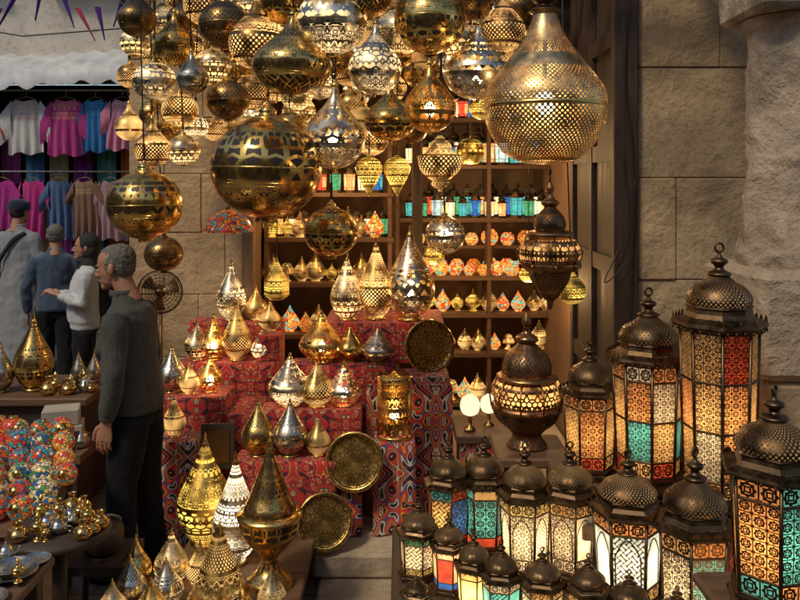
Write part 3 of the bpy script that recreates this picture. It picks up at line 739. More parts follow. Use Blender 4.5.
b.box(1.36,1.98,3.02,3.6,1.33,1.75,'stone_l',.03); b.box(1.385,2.0,3.04,3.6,.78,1.325,'stone',.02); b.box(1.38,2.0,3.04,3.6,.02,.775,'stone',.02)
b.box(1.40,1.95,3.06,3.55,2.765,3.1,'stone_l',.02); b.box(1.38,1.97,3.06,3.6,3.105,4.2,'stone',.02)
co=b.obj('stone_column')
for v in co.data.vertices:
    n_=noise.noise(v.co*5)*.028+noise.noise(v.co*17)*.012; d=Vector((v.co.x-1.66,v.co.y-3.32,0)).normalized(); v.co+=d*n_
# shelves
e2=empty('shop_shelving')
b=MB()
for z in (.3,.70,1.02,1.32,1.79,2.22,2.6): b.box(.0,1.5,6.45,6.85,z-.03,z,'wood2')
for z in (.9,1.3,1.65,2.0,2.4): b.box(-1.05,-.05,6.2,6.5,z-.03,z,'wood2')
for x in (-.02,.72,1.46): b.box(x-.015,x+.015,6.46,6.86,.24,3.2,'wood2')
for x in (-1.04,-.08): b.box(x-.015,x+.015,6.21,6.51,.24,3.0,'wood2')
b.obj('shelves',parent=e2)
srcs=[('s_teal','s_teal'),('s_green','s_green'),('s_clear','s_yellow'),('s_blue','s_teal'),('s_orange','s_amber'),('s_ice','s_ice'),('s_red','s_orange')]
made={}
def shelflant(x,y,z,k,s=1):
    if k not in made:
        g1,g2=srcs[k]; made[k]=lantern(x,y,z,.05,.27,6,rows1((g1,),(g2,g1),(g1,)),0,R_.random(),.5,name='small_shelf_lantern'); made[k].scale=(s,s,s)
    else: inst(made[k],'small_shelf_lantern',(x,y,z),R_.random()*6,s)
for zz,seq,s in ((1.79,(0,1,5,2,0,3,2,4,0,1,2,6,0),.95),(2.22,(2,4,0,3,2,1,4,5,0,2,6,1,4),1.1),(2.6,(4,2,0,4,6,2,1,4,3,2,4,0,2),1.0)):
    for i,k in enumerate(seq): shelflant(.08+.108*i+.01*R_.random(),6.55+.03*R_.random(),zz,k,s*R_.uniform(.8,1.15))
    for i,k in enumerate(seq[::-1]): shelflant(.12+.108*i+.02*R_.random(),6.73,zz,k,s*1.15)
for i in range(8): shelflant(-.95+.11*i,6.32,2.0,(2,4,0,6,1,4,2,3)[i],.95)
for i in range(9): shelflant(-.98+.105*i,6.42,1.65,(4,2,4,0,2,6,4,2,1)[i],.9)
b=MB(); b.lathe(crp([(.35,0),(.6,.1),(.95,.6),(1,1),(.85,1.5),(.55,1.75),(.6,1.85)],4),'mosaic_warm',R=.06,seg=24); src=b.obj('mosaic_candle_globe',(.1,6.52,1.32))
for i in range(11): inst(src,'mosaic_candle_globe',(.22+.115*i,6.52+.04*R_.random(),1.32),R_.random()*6,.7+.4*R_.random())
for i in range(9): inst(src,'mosaic_candle_globe',(.2+.14*i,6.75,1.32),R_.random()*6,1.+.2*R_.random())
for i in range(9): inst(src,'mosaic_candle_globe',(.15+.15*i,6.7,1.555),R_.random()*6,.9+.3*R_.random())
b=MB(); b.lathe(crp([(.45,0),(.5,.1),(.3,.3),(.7,.6),(1,1.2),(.85,1.7),(.4,2.0),(.15,2.5),(.03,2.9)],4),'yellow_lit',R=.06,seg=28,rm=.05); s1=b.obj('small_shelf_lamp',(.1,6.55,.7))
b=MB(); b.lathe(TEAR,'gold_leaf_lit',R=.07,H=.2,seg=28,rm=.055); s2=b.obj('small_shelf_lamp',(.2,6.65,.7))
b=MB(); b.lathe(crp([(.5,0),(.6,.1),(.3,.4),(.3,.9),(.9,1.0),(1,1.1),(.7,1.9),(.45,2.3),(.1,2.4)],4),'gold_leaf_lit',R=.055,seg=28,rm=.05); s3=b.obj('small_shelf_lamp',(.3,6.65,.7))
b=MB(); b.lathe(TEAR,'mosaic_warm',R=.06,H=.17,seg=24); b.lathe([(.6,0),(.6,.04),(.4,.05)],'plain_gold',R=.06,seg=20); s4=b.obj('small_shelf_lamp',(.4,6.65,.7))
for zz,x0,x1,yy in ((.7,.28,1.42,6.58),(1.02,.1,1.42,6.58),(.3,.05,1.42,6.55),(.9,-1.0,-.1,6.3),(1.3,-1.0,-.1,6.3),(1.65,-1.0,-.1,6.27),(2.4,-1.0,-.1,6.3)):
    x=x0
    while x<x1:
        s=.75+.5*R_.random(); inst(R_.choice([s1,s2,s3,s2,s4]),'small_shelf_lamp',(x,yy+.06*R_.random(),zz),R_.random()*6,s); x+=.10+.04*R_.random()
b=MB(); b.box(.1,1.42,6.65,6.8,1.53,1.555,'wood2'); 
for x in (.3,.75,1.2): b.box(x,x+.02,6.66,6.78,1.32,1.529,'wood2')
b.obj('shelf_riser')
for x,y,z,r,en in ((.5,5.7,2.3,.1,18),(-.5,5.8,2.3,.1,15),(.9,5.6,1.45,.07,8),(.65,5.3,2.75,.09,7),(.25,5.9,1.55,.08,8)):
    b=MB(); b.lathe([(math.cos(t)*1,math.sin(t)) for t in [math.radians(a) for a in range(-60,79,8)]],'yellow_lit',R=r,seg=28); b.ell((0,0,-.3*r),(.02,.02,.028),'bulb',10,6)
    cable(b,r,CEIL-z); o=b.obj('lit_ceiling_lamp',(x,y,z)); plight(o,(0,0,-1.25*r),en,(1,.6,.26),.04)
b=MB(); b.lathe([(.5,-1),(1,-.7),(1,.2),(.6,.6),(.2,1.2),(.05,1.6)],'yellow_lit',R=.075,H=.1,seg=6,sm=False); b.lathe([(1,-.72),(1.08,-.7),(1,-.66)],'plain_gold',R=.075,H=.1,seg=6,sm=False); cable(b,.15,CEIL-1.5); b.obj('small_hanging_lantern',(-.74,4.8,1.48))
onion(.86,4.0,1.55,.07,'yellow_lit')
# fan
b=MB()
for rr in [.03,.05,.07,.09,.11,.125,.135]:
    for yy in (-.04,.04):
        b.tube([(rr*math.cos(t*PI/16),yy*(1-(rr/.135)**3),rr*math.sin(t*PI/16)) for t in range(33)],.0018 if rr<.13 else .005,'plain_dark',5,False)
for k in range(24):
    t=k*PI/12; b.tube([(.02*math.cos(t),-.042,.02*math.sin(t)),(.09*math.cos(t),-.034,.09*math.sin(t)),(.135*math.cos(t),0,.135*math.sin(t))],.0014,'plain_dark',4,False)
for k in range(3):
    t=k*2*PI/3+.4
    rows=[[(r_*math.cos(t+a),.012*math.sin(a*3),r_*math.sin(t+a)) for a in (-.45,-.2,.1,.4)] for r_ in (.02,.06,.1,.118)]
    b.grid(rows,'plain_dark',False)
b.ell((0,.05,0),(.04,.06,.04),'cable'); b.ell((0,-.04,0),(.025,.012,.025),'plain_dark')
b.tube([(0,.06,-.02),(0,.06,-1.28)],.012,'plain_dark'); b.lathe([(.01,-1.26),(.14,-1.28),(.16,-1.31),(.01,-1.31)],'plain_dark',c=(0,.06,0))
b.obj('electric_pedestal_fan',(-1.50,5.0,1.4),(0,0,.2))
b=MB(); b.tube(cr([(1.1,3.93,2.9),(1.08,3.92,2.3),(1.12,3.93,1.9),(1.0,3.92,1.6),(1.13,3.93,1.75),(1.15,3.93,2.1)],6),.003,'cable',6)
b.tube(cr([(1.14,3.94,3.3),(1.1,3.93,2.6),(1.14,3.93,2.2),(1.12,3.93,1.3)],5),.004,'cable',6)
b.tube(cr([(-.9,3.7,3.4),(-.4,3.5,3.15),(.2,3.5,3.2),(.9,3.7,3.4)],5),.004,'cable',6); b.obj('electric_wires')

# ------------------------------------------------------------------ ground + street
b=MB(); ids=[[(x*10-60,y*10-60,.02*min(max(y*10-60,-5),25)) for x in range(13)] for y in range(13)]
b.grid(ids,'ground',False,False); b.obj('ground')
MT['wall_w']=stone('street_wall_plaster',(.66,.60,.50),1.0,.2,.2)
MT['wall_sand']=stone('street_wall_sandstone',(.55,.40,.22),1.0,.2,.2)
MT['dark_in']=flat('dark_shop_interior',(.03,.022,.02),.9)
MT['metal_sheet']=flat('white_sheet_metal',(.66,.65,.62),.5,3,.6)
e3=empty('clothes_shop_building')
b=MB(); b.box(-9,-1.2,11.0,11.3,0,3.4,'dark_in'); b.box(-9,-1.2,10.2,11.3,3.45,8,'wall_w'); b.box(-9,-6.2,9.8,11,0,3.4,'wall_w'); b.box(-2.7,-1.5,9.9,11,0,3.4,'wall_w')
for x in (-7.5,-5.6,-3.9): 
    b.box(x-.45,x+.45,10.12,10.19,4.6,6,'wood'); b.box(x-.38,x+.38,10.09,10.118,4.68,5.92,'dark_in'); b.box(x-.02,x+.02,10.07,10.088,4.68,5.92,'wood')
    b.box(x-.55,x+.55,10.0,10.18,4.5,4.58,'wall_w')
b.obj('walls',parent=e3)
b=MB()
rows=[]
for j,(yy,zz) in enumerate(((10.2,3.72),(9.9,3.62),(9.5,3.48),(9.2,3.38),(9.19,3.22))):
    rows.append([(-9+7.6*i/150,yy,zz+.02*math.sin(i*1.2)+.03*math.sin(i*.13)-(.05*abs(math.sin(i*.42)) if j==4 else 0)) for i in range(151)])
b.grid(rows,'metal_sheet',False,True); b.obj('awning',parent=e3)
b=MB(); 
for z in (3.16,2.2): b.tube([(-8,9.45,z),(-2.8,9.45,z)],.012,'plain_silver')
b.tube([(-8,9.6,1.9),(-2.8,9.6,1.9)],.012,'plain_silver')
b.obj('clothes_rails')
def garment(x,y,z,w,h,col,pat,long=False,nm='hanging_tunic'):
    key='fab_%d'%len(MT); MT[key]=fabric('tunic_fabric',col,pat)
    b=MB(); N=18; q0=R_.random()*6
    rows=[]; 
    for j in range(13):
        v=j/12; hw=.5*w*(.62+.1*v+(.2*v*v if long else .06*v)); hw*= (1-.35*max(0,(.06-v)/.06))
        rows.append([(hw*(2*i/N-1)+.012*math.sin(v*4+q0),-.045*math.cos((2*i/N-1)*PI/2)+.024*math.sin(i*1.3+v*2+q0)*v*1.4,-h*v-(.03*(1-abs(2*i/N-1)*1.0) if j==0 else 0)+(.02*math.sin(i*.6+q0) if j==12 else 0)) for i in range(N+1)])
    b.grid(rows,key,False,True,lambda i,j:(i/N,j/12*h/w),flip=True)
    sl=R_.uniform(.10,.2)
    for s in (-1,1):
        r=[[(s*(.30*w+k*.085*w),-.035*math.sin(PI*q/4)-.002,-.01*h-k*.09*h-q*(sl*w-.004*k)) for q in range(5)] for k in range(4)]
        b.grid(r,key,False,True,lambda i,j:(j/8,i/8+.5))
    b.tube([(-.25*w,0,-.005),(-.05*w,0,.03),(.05*w,0,.03),(.25*w,0,-.005)],.006,'wood_pale',5); b.tube([(0,0,.03),(0,0,.07),(.015,0,.085),(.0,0,.1)],.004,'plain_silver',5)
    b.obj(nm,(x,y,z),(0,0,R_.uniform(-.3,.3)))
gl=[(-4.95,3.05,.5,1.15,(.45,.03,.04),(.7,.6,.5),True),(-4.42,3.05,.55,.64,(.62,.60,.55),(.5,.15,.1),False),(-3.95,3.05,.52,.66,(.50,.05,.24),(.8,.5,.2),False),(-3.60,3.05,.42,.62,(.03,.18,.42),(.1,.4,.7),False),(-3.28,3.05,.44,.6,(.62,.22,.34),(.8,.6,.6),False),
 (-4.7,2.1,.45,.6,(.4,.03,.24),None,False),(-4.35,2.1,.42,.7,(.48,.03,.2),None,False),(-4.02,2.1,.4,.7,(.07,.13,.25),None,False),(-3.72,2.1,.42,.7,(.2,.1,.06),(.5,.35,.2),False),(-3.42,2.1,.42,.7,(.35,.2,.22),(.1,.1,.1),False),(-3.15,2.1,.4,.7,(.1,.1,.12),None,False),(-5.5,3.05,.5,1.1,(.1,.3,.4),None,True),(-5.1,2.1,.45,.6,(.6,.5,.1),None,False)]
for x,z,w,h,c,p,l in gl: garment(x,9.45,z,w,h,c,p,l)
for i in range(14):
    c=[(.4,.08,.24),(.08,.22,.4),(.5,.4,.22),(.24,.04,.24),(.08,.28,.24),(.5,.16,.04),(.4,.4,.4)][i%7]
    key='sc%d'%i; MT[key]=fabric('scarf_fabric',c,(.6,.5,.4) if i%2 else None)
    b=MB(); up=i>=7; x0=-4.95+.29*(i%7)+(.1 if up else 0); zt=2.95 if up else 1.9; yy=9.75 if up else 9.62
    b.grid([[(x0+.24*(q/8),yy+.03*math.sin(q*2.1),zt-.9*j/6) for q in range(9)] for j in range(7)],key,False,True,lambda i,j:(i/8,j/6),flip=True); b.obj('hanging_scarf')
MT['purple']=fabric('purple_cloth',(.08,.02,.2)); MT['redp']=fabric('red_pennant',(.4,.05,.1))
b=MB()
for k in range(12):
    x0=-5.2+.22*k+R_.uniform(-.04,.04); z0=4.05+.12*math.sin(k*1.3); 
    r=[]
    for j in range(5):
        w=.035*(1-j/4.3); r.append([(x0-w+j*.05*math.sin(k),8.6,z0-.09*j),(x0+j*.05*math.sin(k),8.57,z0-.09*j),(x0+w+j*.05*math.sin(k),8.6,z0-.09*j)])
    b.grid(r,'purple' if k%4 else 'redp',False,True)
b.tube([(-6,8.6,4.3),(-4.5,8.6,4.08),(-3,8.6,4.1),(-1.6,8.6,4.4)],.006,'cable',5)
b.tube([(-6,8.9,4.0),(-4.2,8.9,3.7),(-1.6,8.9,3.9)],.008,'cable',5)
b.obj('pennant_bunting')
def bldg(nm,x0,x1,y0,y1,h,face):
    e=empty(nm); b=MB(); b.box(x0,x1,y0,y1,-.2,h,'wall_sand'); b.obj('walls',parent=e); b=MB()
    n=8
    for i in range(n):
        for fl in range(2):
            z0=.3+fl*2.9; zz=z0+(2.2 if fl==0 else 1.5)
            if face=='y': a=x0+(x1-x0)*(i+.2)/n; c=a+(x1-x0)/n*.6; b.box(a,c,y1+.002,y1+.05,z0,zz,'wood'); b.box(a+.1,c-.1,y1+.052,y1+.06,z0+.1,zz-.1,'dark_in')
            else: a=y0+(y1-y0)*(i+.2)/n; c=a+(y1-y0)/n*.6; b.box(x1+.002,x1+.05,a,c,z0,zz,'wood'); b.box(x1+.052,x1+.06,a+.1,c-.1,z0+.1,zz-.1,'dark_in')
    b.obj('doors_and_windows',parent=e)
bldg('opposite_building',-9,9,-6,-3.2,5.0,'y')
bldg('side_street_building',-12,-9.2,-3,12,6.0,'x')

# ------------------------------------------------------------------ left stall
b=MB()
i4=[b.av(p) for p in ((-2.5,3.3,.625),(-1.42,3.3,.625),(-1.60,4.0,.845),(-2.5,4.0,.845))]
b.face(i4,'wood2',[(0,0),(1.1,0),(1.1,.7),(0,.7)])
b.box(-2.5,-1.44,3.32,3.36,.3,.62,'wood2'); 
for x in (-2.45,-1.66):
    b.box(x-.03,x+.03,3.365,3.42,.05,.62,'wood'); b.box(x-.03,x+.03,3.92,3.98,.05,.82,'wood')
b.obj('mosaic_lamp_stall')
b=MB(); b.lathe(crp([(.5,-1.05),(.72,-.75),(1,0),(.8,.6),(.4,.92),(.35,1.0)],4),'mosaic',R=.055,seg=28); b.lathe([(.36,.95),(.42,1.0),(.38,1.08),(.05,1.12)],'plain_gold',R=.055,seg=20); b.lathe([(.01,-1.04),(.5,-1.05)],'bulb_soft',R=.055,seg=20)
ms=b.obj('mosaic_glass_globe',(-1.9,3.93,.88))
for r,(yy,zz,xe) in enumerate(((3.93,.88,-1.58),(3.83,.85,-1.54),(3.72,.81,-1.51),(3.61,.778,-1.49),(3.50,.742,-1.47),(3.40,.71,-1.46))):
    x=-2.4+.055*(r%2)
    while x<xe:
        s=.75+.4*R_.random()
        o=inst(ms,'mosaic_glass_globe',(x,yy,zz-.005),R_.random()*6,s); o.rotation_euler=(R_.choice((R_.uniform(-.9,.1),1.2)),R_.uniform(-.5,.5),R_.uniform(-.5,.5)); x+=.105
b=MB(); b.lathe([(.01,.70),(1,.70),(1.03,.715),(1,.73),(.01,.73)],'wood',R=.19,H=1,seg=32); b.tube([(0,0,.08),(0,0,.7)],.03,'wood'); b.lathe([(.6,.06),(.6,.09),(.1,.14)],'wood',R=.19,H=1,seg=24); b.obj('round_side_table',(-1.34,3.15,0))
b=MB(); b.lathe(crp([(.5,0),(.8,.2),(1,.7),(.7,1.2),(.3,1.5),(.35,1.9),(.5,2.0)],4),'gold_scroll',R=.035,seg=20); v1=b.obj('small_brass_vase',(-1.34,3.15,.73))
b=MB(); b.lathe(crp([(.7,0),(.6,.1),(.2,.4),(.25,.9),(.8,1.2),(1,1.8),(.8,2.3),(.3,2.6),(.2,3.2),(.35,3.4),(.02,3.9)],4),'plain_gold',R=.026,seg=18); v2=b.obj('small_brass_goblet',(-1.28,3.2,.73))
b=MB(); b.lathe(crp([(.6,0),(.9,.3),(1,.8),(.8,1.2),(.75,1.3),(.5,1.6),(.1,1.75),(.15,1.9),(.01,2.1)],4),'plain_silver',R=.03,seg=18); b.tube(cr([(.028,0,.02),(.05,0,.035),(.06,0,.055)],3),.004,'plain_silver',6); b.tube(cr([(-.028,0,.035),(-.05,0,.03),(-.045,0,.01),(-.028,0,.01)],3),.003,'plain_silver',6); v3=b.obj('small_metal_teapot',(-1.4,3.2,.73))
for k in range(22):
    t=k*.39; rr=(.16,.11,.05)[k%3]; inst((v1,v2,v3)[(k*7)%3],('small_brass_vase','small_brass_goblet','small_metal_teapot')[(k*7)%3],(-1.34+rr*math.cos(t*1.7),3.15+rr*math.sin(t*1.7),.73),t*3,.6+.55*R_.random())
b=MB(); b.lathe(crp([(.4,0),(.8,.15),(1,.6),(1,1.1),(.85,1.4),(.9,1.5)],4),'wood',R=.09,seg=28); b.obj('dark_metal_pot',(-1.32,3.55,.45))
b=MB(); b.box(-.14,.14,-.14,.14,.41,.448,'wood'); 
for sx in (-.11,.11):
    for sy in (-.11,.11): b.tube([(sx,sy,.41),(sx*1.2,sy*1.2,.07)],.015,'wood')
b.obj('wooden_stool',(-1.32,3.55,0))
b=MB(); b.box(-2.1,-1.27,2.5,2.95,.68,.716,'wood2',.006)
for x in (-2.0,-1.33):
    for y in (2.55,2.9): b.box(x-.025,x+.025,y-.025,y+.025,0.04,.678,'wood')
b.obj('low_stall_table')
b=MB(); b.lathe(crp([(.3,0),(.4,.02),(.8,.12),(1,.22),(1.03,.2),(.85,.09),(.3,.04),(.01,.03)],3),'plain_silver',R=.085,seg=36); d1=b.obj('silver_dish',(-1.36,2.8,.718))
for x,y,s,dz in ((-1.5,2.85,1.1,0),(-1.43,2.7,.9,0),(-1.36,2.62,.8,0),(-1.5,2.85,.9,.022),(-1.36,2.8,.8,.02),(-1.6,2.75,1,0),(-1.32,2.9,.6,0),(-1.7,2.9,1.1,0)): inst(d1,'silver_dish',(x,y,.718+dz),R_.random(),s)
for x,y,s,q in ((-1.42,2.88,1.,v3),(-1.46,2.6,1.1,v1),(-1.3,2.72,.8,v2),(-1.55,2.65,1.2,v3),(-1.38,2.68,1,v2),(-1.5,2.75,1.1,v2)): inst(q,q.name.split('.')[0],(x,y,.735),x*9,s)
b=MB(); b.box(-1.42,-1.24,2.6,3.0,.36,.39,'wood2'); b.box(-1.4,-1.26,2.62,2.98,.02,.358,'wood'); b.obj('wooden_crate')
for k in range(6): q=(v1,v3)[k%2]; inst(q,q.name.split('.')[0],(-1.38+.09*(k%2),2.66+.1*(k//2),.39),k,1.2)
b=MB(); b.box(-3.2,-1.88,4.8,5.4,.74,.788,'wood2',.006); b.box(-3.15,-1.93,4.85,5.35,.06,.738,'wood'); b.obj('brass_stall_counter')
MT['card']=flat('white_cardboard',(.45,.40,.33),.8,5,.5)
b=MB(); b.box(-.12,.12,-.09,.09,0,.13,'card',.004); b.box(-.1,.1,-.08,.08,.132,.22,'card',.004); b.obj('cardboard_boxes',(-1.98,4.68,.55),(0,0,.3))
b=MB(); b.box(-2.3,-1.8,4.5,4.78,.5,.548,'wood2'); b.box(-2.27,-1.83,4.53,4.75,.08,.498,'wood'); b.obj('wooden_crate_stand')
for k in range(18): 
    q=(v1,v2,v3)[k%3]; inst(q,q.name.split('.')[0],(-2.15+.04*k,4.88+.2*R_.random(),.788) if k<7 else (-2.28+.025*k,4.56+.18*R_.random(),.548),k,.9+.9*R_.random())
for x in (-2.05,-1.95): tear(x,5.1,.79,.22,.05,'silver_engr','small_brass_table_lamp')

# ------------------------------------------------------------------ people
def merged(b,name,vox,mat,parent,smooth=4,fold=0,fs=(6,6,2.5)):
    tmp=b.obj(name+'_tmp')
    md=tmp.modifiers.new('r','REMESH'); md.mode='VOXEL'; md.voxel_size=vox
    if smooth:
        ms_=tmp.modifiers.new('s','SMOOTH'); ms_.iterations=smooth; ms_.factor=.5
    dg=bpy.context.evaluated_depsgraph_get(); me=bpy.data.meshes.new_from_object(tmp.evaluated_get(dg))
    bpy.data.objects.remove(tmp)
    if fold:
        ns=[v.normal.copy() for v in me.vertices]
        for v,n_ in zip(me.vertices,ns):
            p=Vector((v.co.x*fs[0],v.co.y*fs[1],v.co.z*fs[2])); q=noise.noise(p)+.5*noise.noise(p*2.3+Vector((3,1,7)))
            r=1-abs(noise.noise(p*1.4+Vector((9,2,4))))*2.2
            v.co+=n_*fold*(q*.7+r*.5)
    me.materials.clear(); me.materials.append(MT[mat])
    me.polygons.foreach_set('use_smooth',[True]*len(me.polygons))
    o=bpy.data.objects.new(name,me); scene.collection.objects.link(o); o.parent=parent; return o
MT['skin']=flat('skin',(.44,.22,.135),.5,20,.25,.15)
MT['hair_grey']=flat('grey_hair',(.19,.175,.155),.7,60,.8,.9)
MT['hair_black']=flat('black_hair',(.02,.017,.015),.6,60,.5,.9)
MT['sweater']=fabric('charcoal_knit_wool',(.082,.082,.070),sheen=.1,rib=1)
MT['trouser']=fabric('black_trouser',(.011,.011,.013),sheen=.05)
MT['shoe']=flat('black_leather',(.02,.018,.016),.35)
MT['navy']=fabric('navy_cap',(.015,.02,.045)); MT['robe']=fabric('grey_galabeya',(.25,.26,.27)); MT['denim']=fabric('blue_jacket',(.06,.09,.135))
MT['white']=fabric('white_cotton',(.55,.55,.55)); MT['eye']=flat('eye_dark',(.03,.02,.015),.2); MT['eyew']=flat('eye_white',(.5,.46,.42),.3)
MT['bagm']=fabric('dark_bag',(.03,.03,.035)); MT['lip']=flat('lips',(.25,.11,.08),.5,20,.1,.05)
def hand(b,w,d,side,s=1,curl=.5,fw=Vector((1,0,0))):
    d=d.normalized(); fw=(fw-d*fw.dot(d)).normalized(); nrm=d.cross(fw)*side
    inn=nrm
    rows=[]
    for t,hw,ht in ((-.02,.026,.02),(.02,.03,.017),(.06,.041,.015),(.092,.041,.012)):
        c=w+d*t*s
        rows.append([c+fw*math.cos(2*PI*k/12)*hw*s+inn*math.sin(2*PI*k/12)*ht*s for k in range(12)])
    ids=b.grid(rows,'skin'); b.face(ids[0][::-1],'skin'); b.face(ids[-1],'skin')
    for i,(off,ln,r) in enumerate(((.031,.072,.0085),(.011,.082,.009),(-.010,.076,.0085),(-.029,.06,.0075))):
        p=w+d*.08*s+fw*off*s; pts=[p]; dd=d.copy(); 
        for q,f in enumerate((.3,.42,.32,.26)):
            a=curl*(.25+.25*q)*(1+.12*i)
            dd=(dd*math.cos(a)+inn*math.sin(a)).normalized() if q else dd
            pts.append(pts[-1]+dd*ln*f*s)
        b.tube(pts,[r*1.1*s,r*1.08*s,r*s,r*.92*s,r*.7*s],'skin',8)
    p=w+d*.02*s+fw*.022*s
    b.tube([p,p+(d*.6+fw*.75)*.028*s,p+(d*.9+fw*.5)*.05*s+fw*.006*s,p+(d*1.05+fw*.35)*.075*s+fw*.006*s],[.014*s,.012*s,.0105*s,.008*s],'skin',8)
def head(e,c,skin='skin',hair='hair_grey',kind='short',tilt=0,yaw=0,name='head'):
    Xf=Matrix.Translation(c)@Matrix.Rotation(yaw,4,'Z')@Matrix.Rotation(tilt,4,'Y')
    b=MB(); b.X=Xf
    b.ell((-.012,0,.03),(.098,.077,.088),skin); b.ell((.018,0,-.012),(.074,.066,.085),skin); b.ell((.030,0,-.055),(.055,.054,.05),skin)
    b.ell((.068,0,-.09),(.024,.027,.022),skin); b.ell((.068,0,.024),(.022,.050,.012),skin)
    b.tube([(.080,0,.018),(.095,0,-.004),(.107,0,-.024),(.094,0,-.035)],[.008,.0105,.0125,.010],skin,10)
    for s in (-1,1):
        b.ell((.091,s*.011,-.031),(.010,.008,.007),skin)
        b.ell((-.008,s*.079,-.006),(.019,.010,.031),skin,rot=Matrix.Rotation(-.2,4,'Y')); b.ell((-.004,s*.075,-.028),(.01,.007,.012),skin)
    b.ell((.082,0,-.056),(.014,.024,.007),skin); b.ell((.080,0,-.068),(.013,.021,.008),skin)
    b.tube([(-.05,0,-.2),(-.035,0,-.12),(-.018,0,-.04)],[.064,.056,.055],skin,14)
    merged(b,name,.0045,skin,e,5)
    b=MB(); b.X=Xf
    for s in (-1,1):
        b.ell((.076,s*.029,.000),(.010,.012,.006),'eyew',10,6); b.ell((.0845,s*.029,.000),(.003,.005,.0045),'eye',8,5)
        b.tube([(.087,s*.012,.020),(.088,s*.03,.025),(.073,s*.048,.019)],[.003,.004,.003],hair,6)
    b.tube([(.085,-.02,-.062),(.0945,0,-.0615),(.085,.02,-.062)],.0018,'lip',5); b.obj('facial_features',parent=e)
    b=MB(); b.X=Xf
    if kind=='short':
        b.ell((-.036,0,.038),(.082,.081,.080),hair); b.ell((-.045,0,.0),(.062,.075,.072),hair); b.ell((-.016,0,.066),(.083,.066,.052),hair)
        for s in (-1,1): b.ell((.0,s*.066,.02),(.028,.016,.033),hair); b.ell((.012,s*.07,-.005),(.008,.007,.022),hair)
        merged(b,'hair',.0045,hair,e,2,.006,(70,70,50))
    elif kind=='cap':
        b.ell((-.03,0,.0),(.075,.078,.07),'hair_black')
        merged(b,'hair',.006,'hair_black',e,2)
        b=MB(); b.X=Xf; b.lathe(crp([(.104,.02),(.108,.04),(.106,.075),(.09,.11),(.05,.128),(.005,.132)],3),'navy',c=(-.012,0,0),seg=28,caps=True); b.obj('knit_cap',parent=e)
    elif kind=='scarf':
        b.ell((-.03,0,.04),(.1,.092,.098),hair); b.ell((-.045,0,-.03),(.085,.088,.1),hair); b.tube([(-.03,0,-.2),(-.03,0,-.1)],[.1,.075],hair,14); b.ell((.02,0,-.12),(.06,.06,.035),hair)
        merged(b,'headscarf',.006,hair,e,4,.004,(25,25,12))
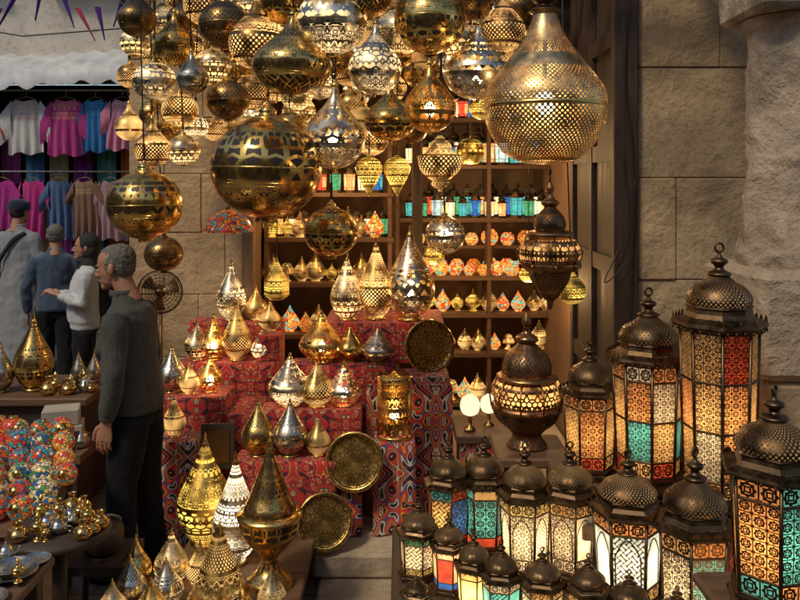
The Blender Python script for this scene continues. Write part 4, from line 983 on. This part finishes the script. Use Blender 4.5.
def person(name,loc,rz,sc,top,legs,hair='hair_grey',kind='short',robe=False,arms=None,feet=None,skin='skin',vox=.008,tilt=0,yaw=0,fold=.007,lean=0,bag=False,belly=.02,hx=0):
    e=empty(name,loc,rz); e.scale=(sc,sc,sc)
    b=MB()
    L=lean
    if not robe:
        b.loft([(.0,0,.875,.118,.165),(0,0,.885,.128,.172),(0,0,.93,.126,.172),(.0+belly*.5,0,.95,.138,.184),(belly+L*.1,0,1.04,.14,.182),(belly*.8+L*.3,0,1.15,.133,.182),(.005+L*.6,0,1.27,.124,.192),(-.008+L*.8,0,1.35,.112,.2),(-.018+L,0,1.405,.09,.172),(-.02+L+hx*.2,0,1.435,.074,.11),(-.02+L+hx*.45,0,1.465,.066,.072),(-.022+L+hx*.7,0,1.49,.064,.068)],top,28)
    else:
        b.loft([(0,0,.07,.2,.27),(0,0,.1,.205,.275),(0,0,.4,.18,.25),(0,0,.8,.155,.215),(0,0,1.05,.14,.19),(0,0,1.25,.13,.2),(-.008,0,1.35,.115,.205),(-.018,0,1.41,.09,.175),(-.025,0,1.44,.07,.1),(-.02,0,1.475,.062,.066)],top,28)
    arms=arms or [((-.02,.27,1.10),(.04,.26,.86)),((-.02,-.27,1.10),(.04,-.26,.86))]
    hb=MB()
    for s,(el,wr) in zip((1,-1),arms):
        sh=Vector((-.015+L,s*.165,1.385)); el=Vector(el); wr=Vector(wr)
        b.tube([sh,sh.lerp(el,.18)+Vector((0,s*.012,0)),sh.lerp(el,.55),el,el.lerp(wr,.4),el.lerp(wr,.82),el.lerp(wr,.9),wr],[.062,.066,.06,.052,.05,.046,.038,.037],top,14)
        d=(wr-el).normalized(); hd=(d*.7+Vector((0,0,-.5))).normalized() if d.z<-.3 else d
        hand(hb,wr+d*.012,hd,s,1.0,.45,Vector((1,0,.0)) if d.z<-.3 else Vector((0,-s,.4)))
    merged(b,'upper_garment',vox,top,e,4,fold,(7,7,6))
    merged(hb,'hands',.0035,skin,e,2)
    b=MB(); b.lathe([(.058,-.01),(.066,-.012),(.071,.008),(.068,.028),(.058,.026)],top,c=(-.022+L+hx*.65,0,1.475),seg=24); b.obj('collar',parent=e)
    feet=feet or [(.0,.1),(.0,-.1)]
    sb=MB()
    if not robe:
        b=MB(); b.loft([(0,0,.8,.09,.12),(0,0,.86,.116,.16),(0,0,.93,.116,.16),(0,0,.96,.1,.14)],legs,24)
        for s,(fx,fy) in zip((1,-1),feet):
            hp=Vector((0,s*.085,.86)); kn=Vector((fx*.55+.02,s*.09*.5+fy*.5,.49)); an=Vector((fx-.01,fy,.075))
            b.tube([hp,hp.lerp(kn,.35),hp.lerp(kn,.75),kn,kn.lerp(an,.4),kn.lerp(an,.85),an],[.1,.1,.086,.078,.073,.07,.074],legs,16)
        merged(b,'trousers',vox,legs,e,4,fold*.9,(8,8,5))
    for s,(fx,fy) in zip((1,-1),feet):
        sb.loft([(fx+.05,fy,.004,.135,.044),(fx+.05,fy,.02,.14,.048),(fx+.045,fy,.045,.125,.044),(fx+.01,fy,.075,.08,.04),(fx-.02,fy,.11,.05,.04)],'shoe',20)
    merged(sb,'shoes',.006,'shoe',e,2)
    head(e,Vector((.0+L+hx,0,1.618)),skin,hair,kind,tilt,yaw)
    if bag:
        b=MB()
        pts=[(-.08,-.15,1.42),(-.145,-.06,1.35),(-.165,.04,1.22),(-.17,.13,1.1),(-.14,.22,1.02)]
        b.tube(cr(pts,4),.014,'bagm',8,flat=1.6); b.box(-.2,-.03,.16,.34,.86,1.05,'bagm',.03); b.obj('shoulder_bag',parent=e)
    return e
person('shopkeeper_man',(-1.345,4.1,.083),math.radians(174),.97,'sweater','trouser',arms=[((.01,.24,1.11),(.06,.23,.875)),((.03,-.25,1.11),(.12,-.2,.9))],feet=[(.05,.09),(-.04,-.1)],tilt=.18,yaw=.05,belly=.03,vox=.007,lean=.06,hx=.065)
person('man_in_galabeya',(-3.80,8.0,.16),math.radians(70),1.0,'robe','robe','hair_black','cap',robe=True,arms=[((.0,.28,1.12),(.14,.2,1.0)),((.0,-.28,1.12),(.1,-.25,.92))],vox=.012,bag=True,fold=.014)
person('man_in_blue_jacket',(-3.1,7.2,.144),math.radians(110),.90,'denim','trouser',feet=[(.1,.09),(-.08,-.09)],vox=.012,fold=.012)
person('woman_with_phone',(-2.56,6.5,.13),math.radians(200),.88,'white','trouser','hair_black','scarf',arms=[((.02,.25,1.12),(.2,.14,1.2)),((.02,-.25,1.12),(.22,-.12,1.18))],vox=.012,fold=.010)
person('passerby_man',(-4.6,8.8,.17),math.radians(-60),.95,'trouser','trouser','hair_black',vox=.014)

# ------------------------------------------------------------------ light + camera
w=bpy.data.worlds.new('World'); scene.world=w; w.use_nodes=True; nt=w.node_tree
bg=nt.nodes['Background']; sk=nt.nodes.new('ShaderNodeTexSky'); sk.sky_type='NISHITA'; sk.sun_disc=False
el=math.radians(50); az=math.radians(218)
sk.sun_elevation=el; sk.sun_rotation=az; nt.links.new(sk.outputs[0],bg.inputs[0]); bg.inputs[1].default_value=.118
sl=bpy.data.lights.new('sun','SUN'); sl.energy=1.8; sl.angle=math.radians(10); sl.color=(1,.87,.68)
so=bpy.data.objects.new('sun',sl); scene.collection.objects.link(so)
dirv=Vector((math.sin(az)*math.cos(el),math.cos(az)*math.cos(el),math.sin(el)))
so.rotation_euler=dirv.to_track_quat('Z','Y').to_euler(); so.location=dirv*20
cam=bpy.data.cameras.new('camera'); cam.lens=36; cam.sensor_width=36; cam.shift_y=-.15; cam.clip_end=300; cam.clip_start=.05
c=bpy.data.objects.new('camera',cam); c.location=(0,0,2.1); c.rotation_euler=(PI/2,0,0); scene.collection.objects.link(c); scene.camera=c
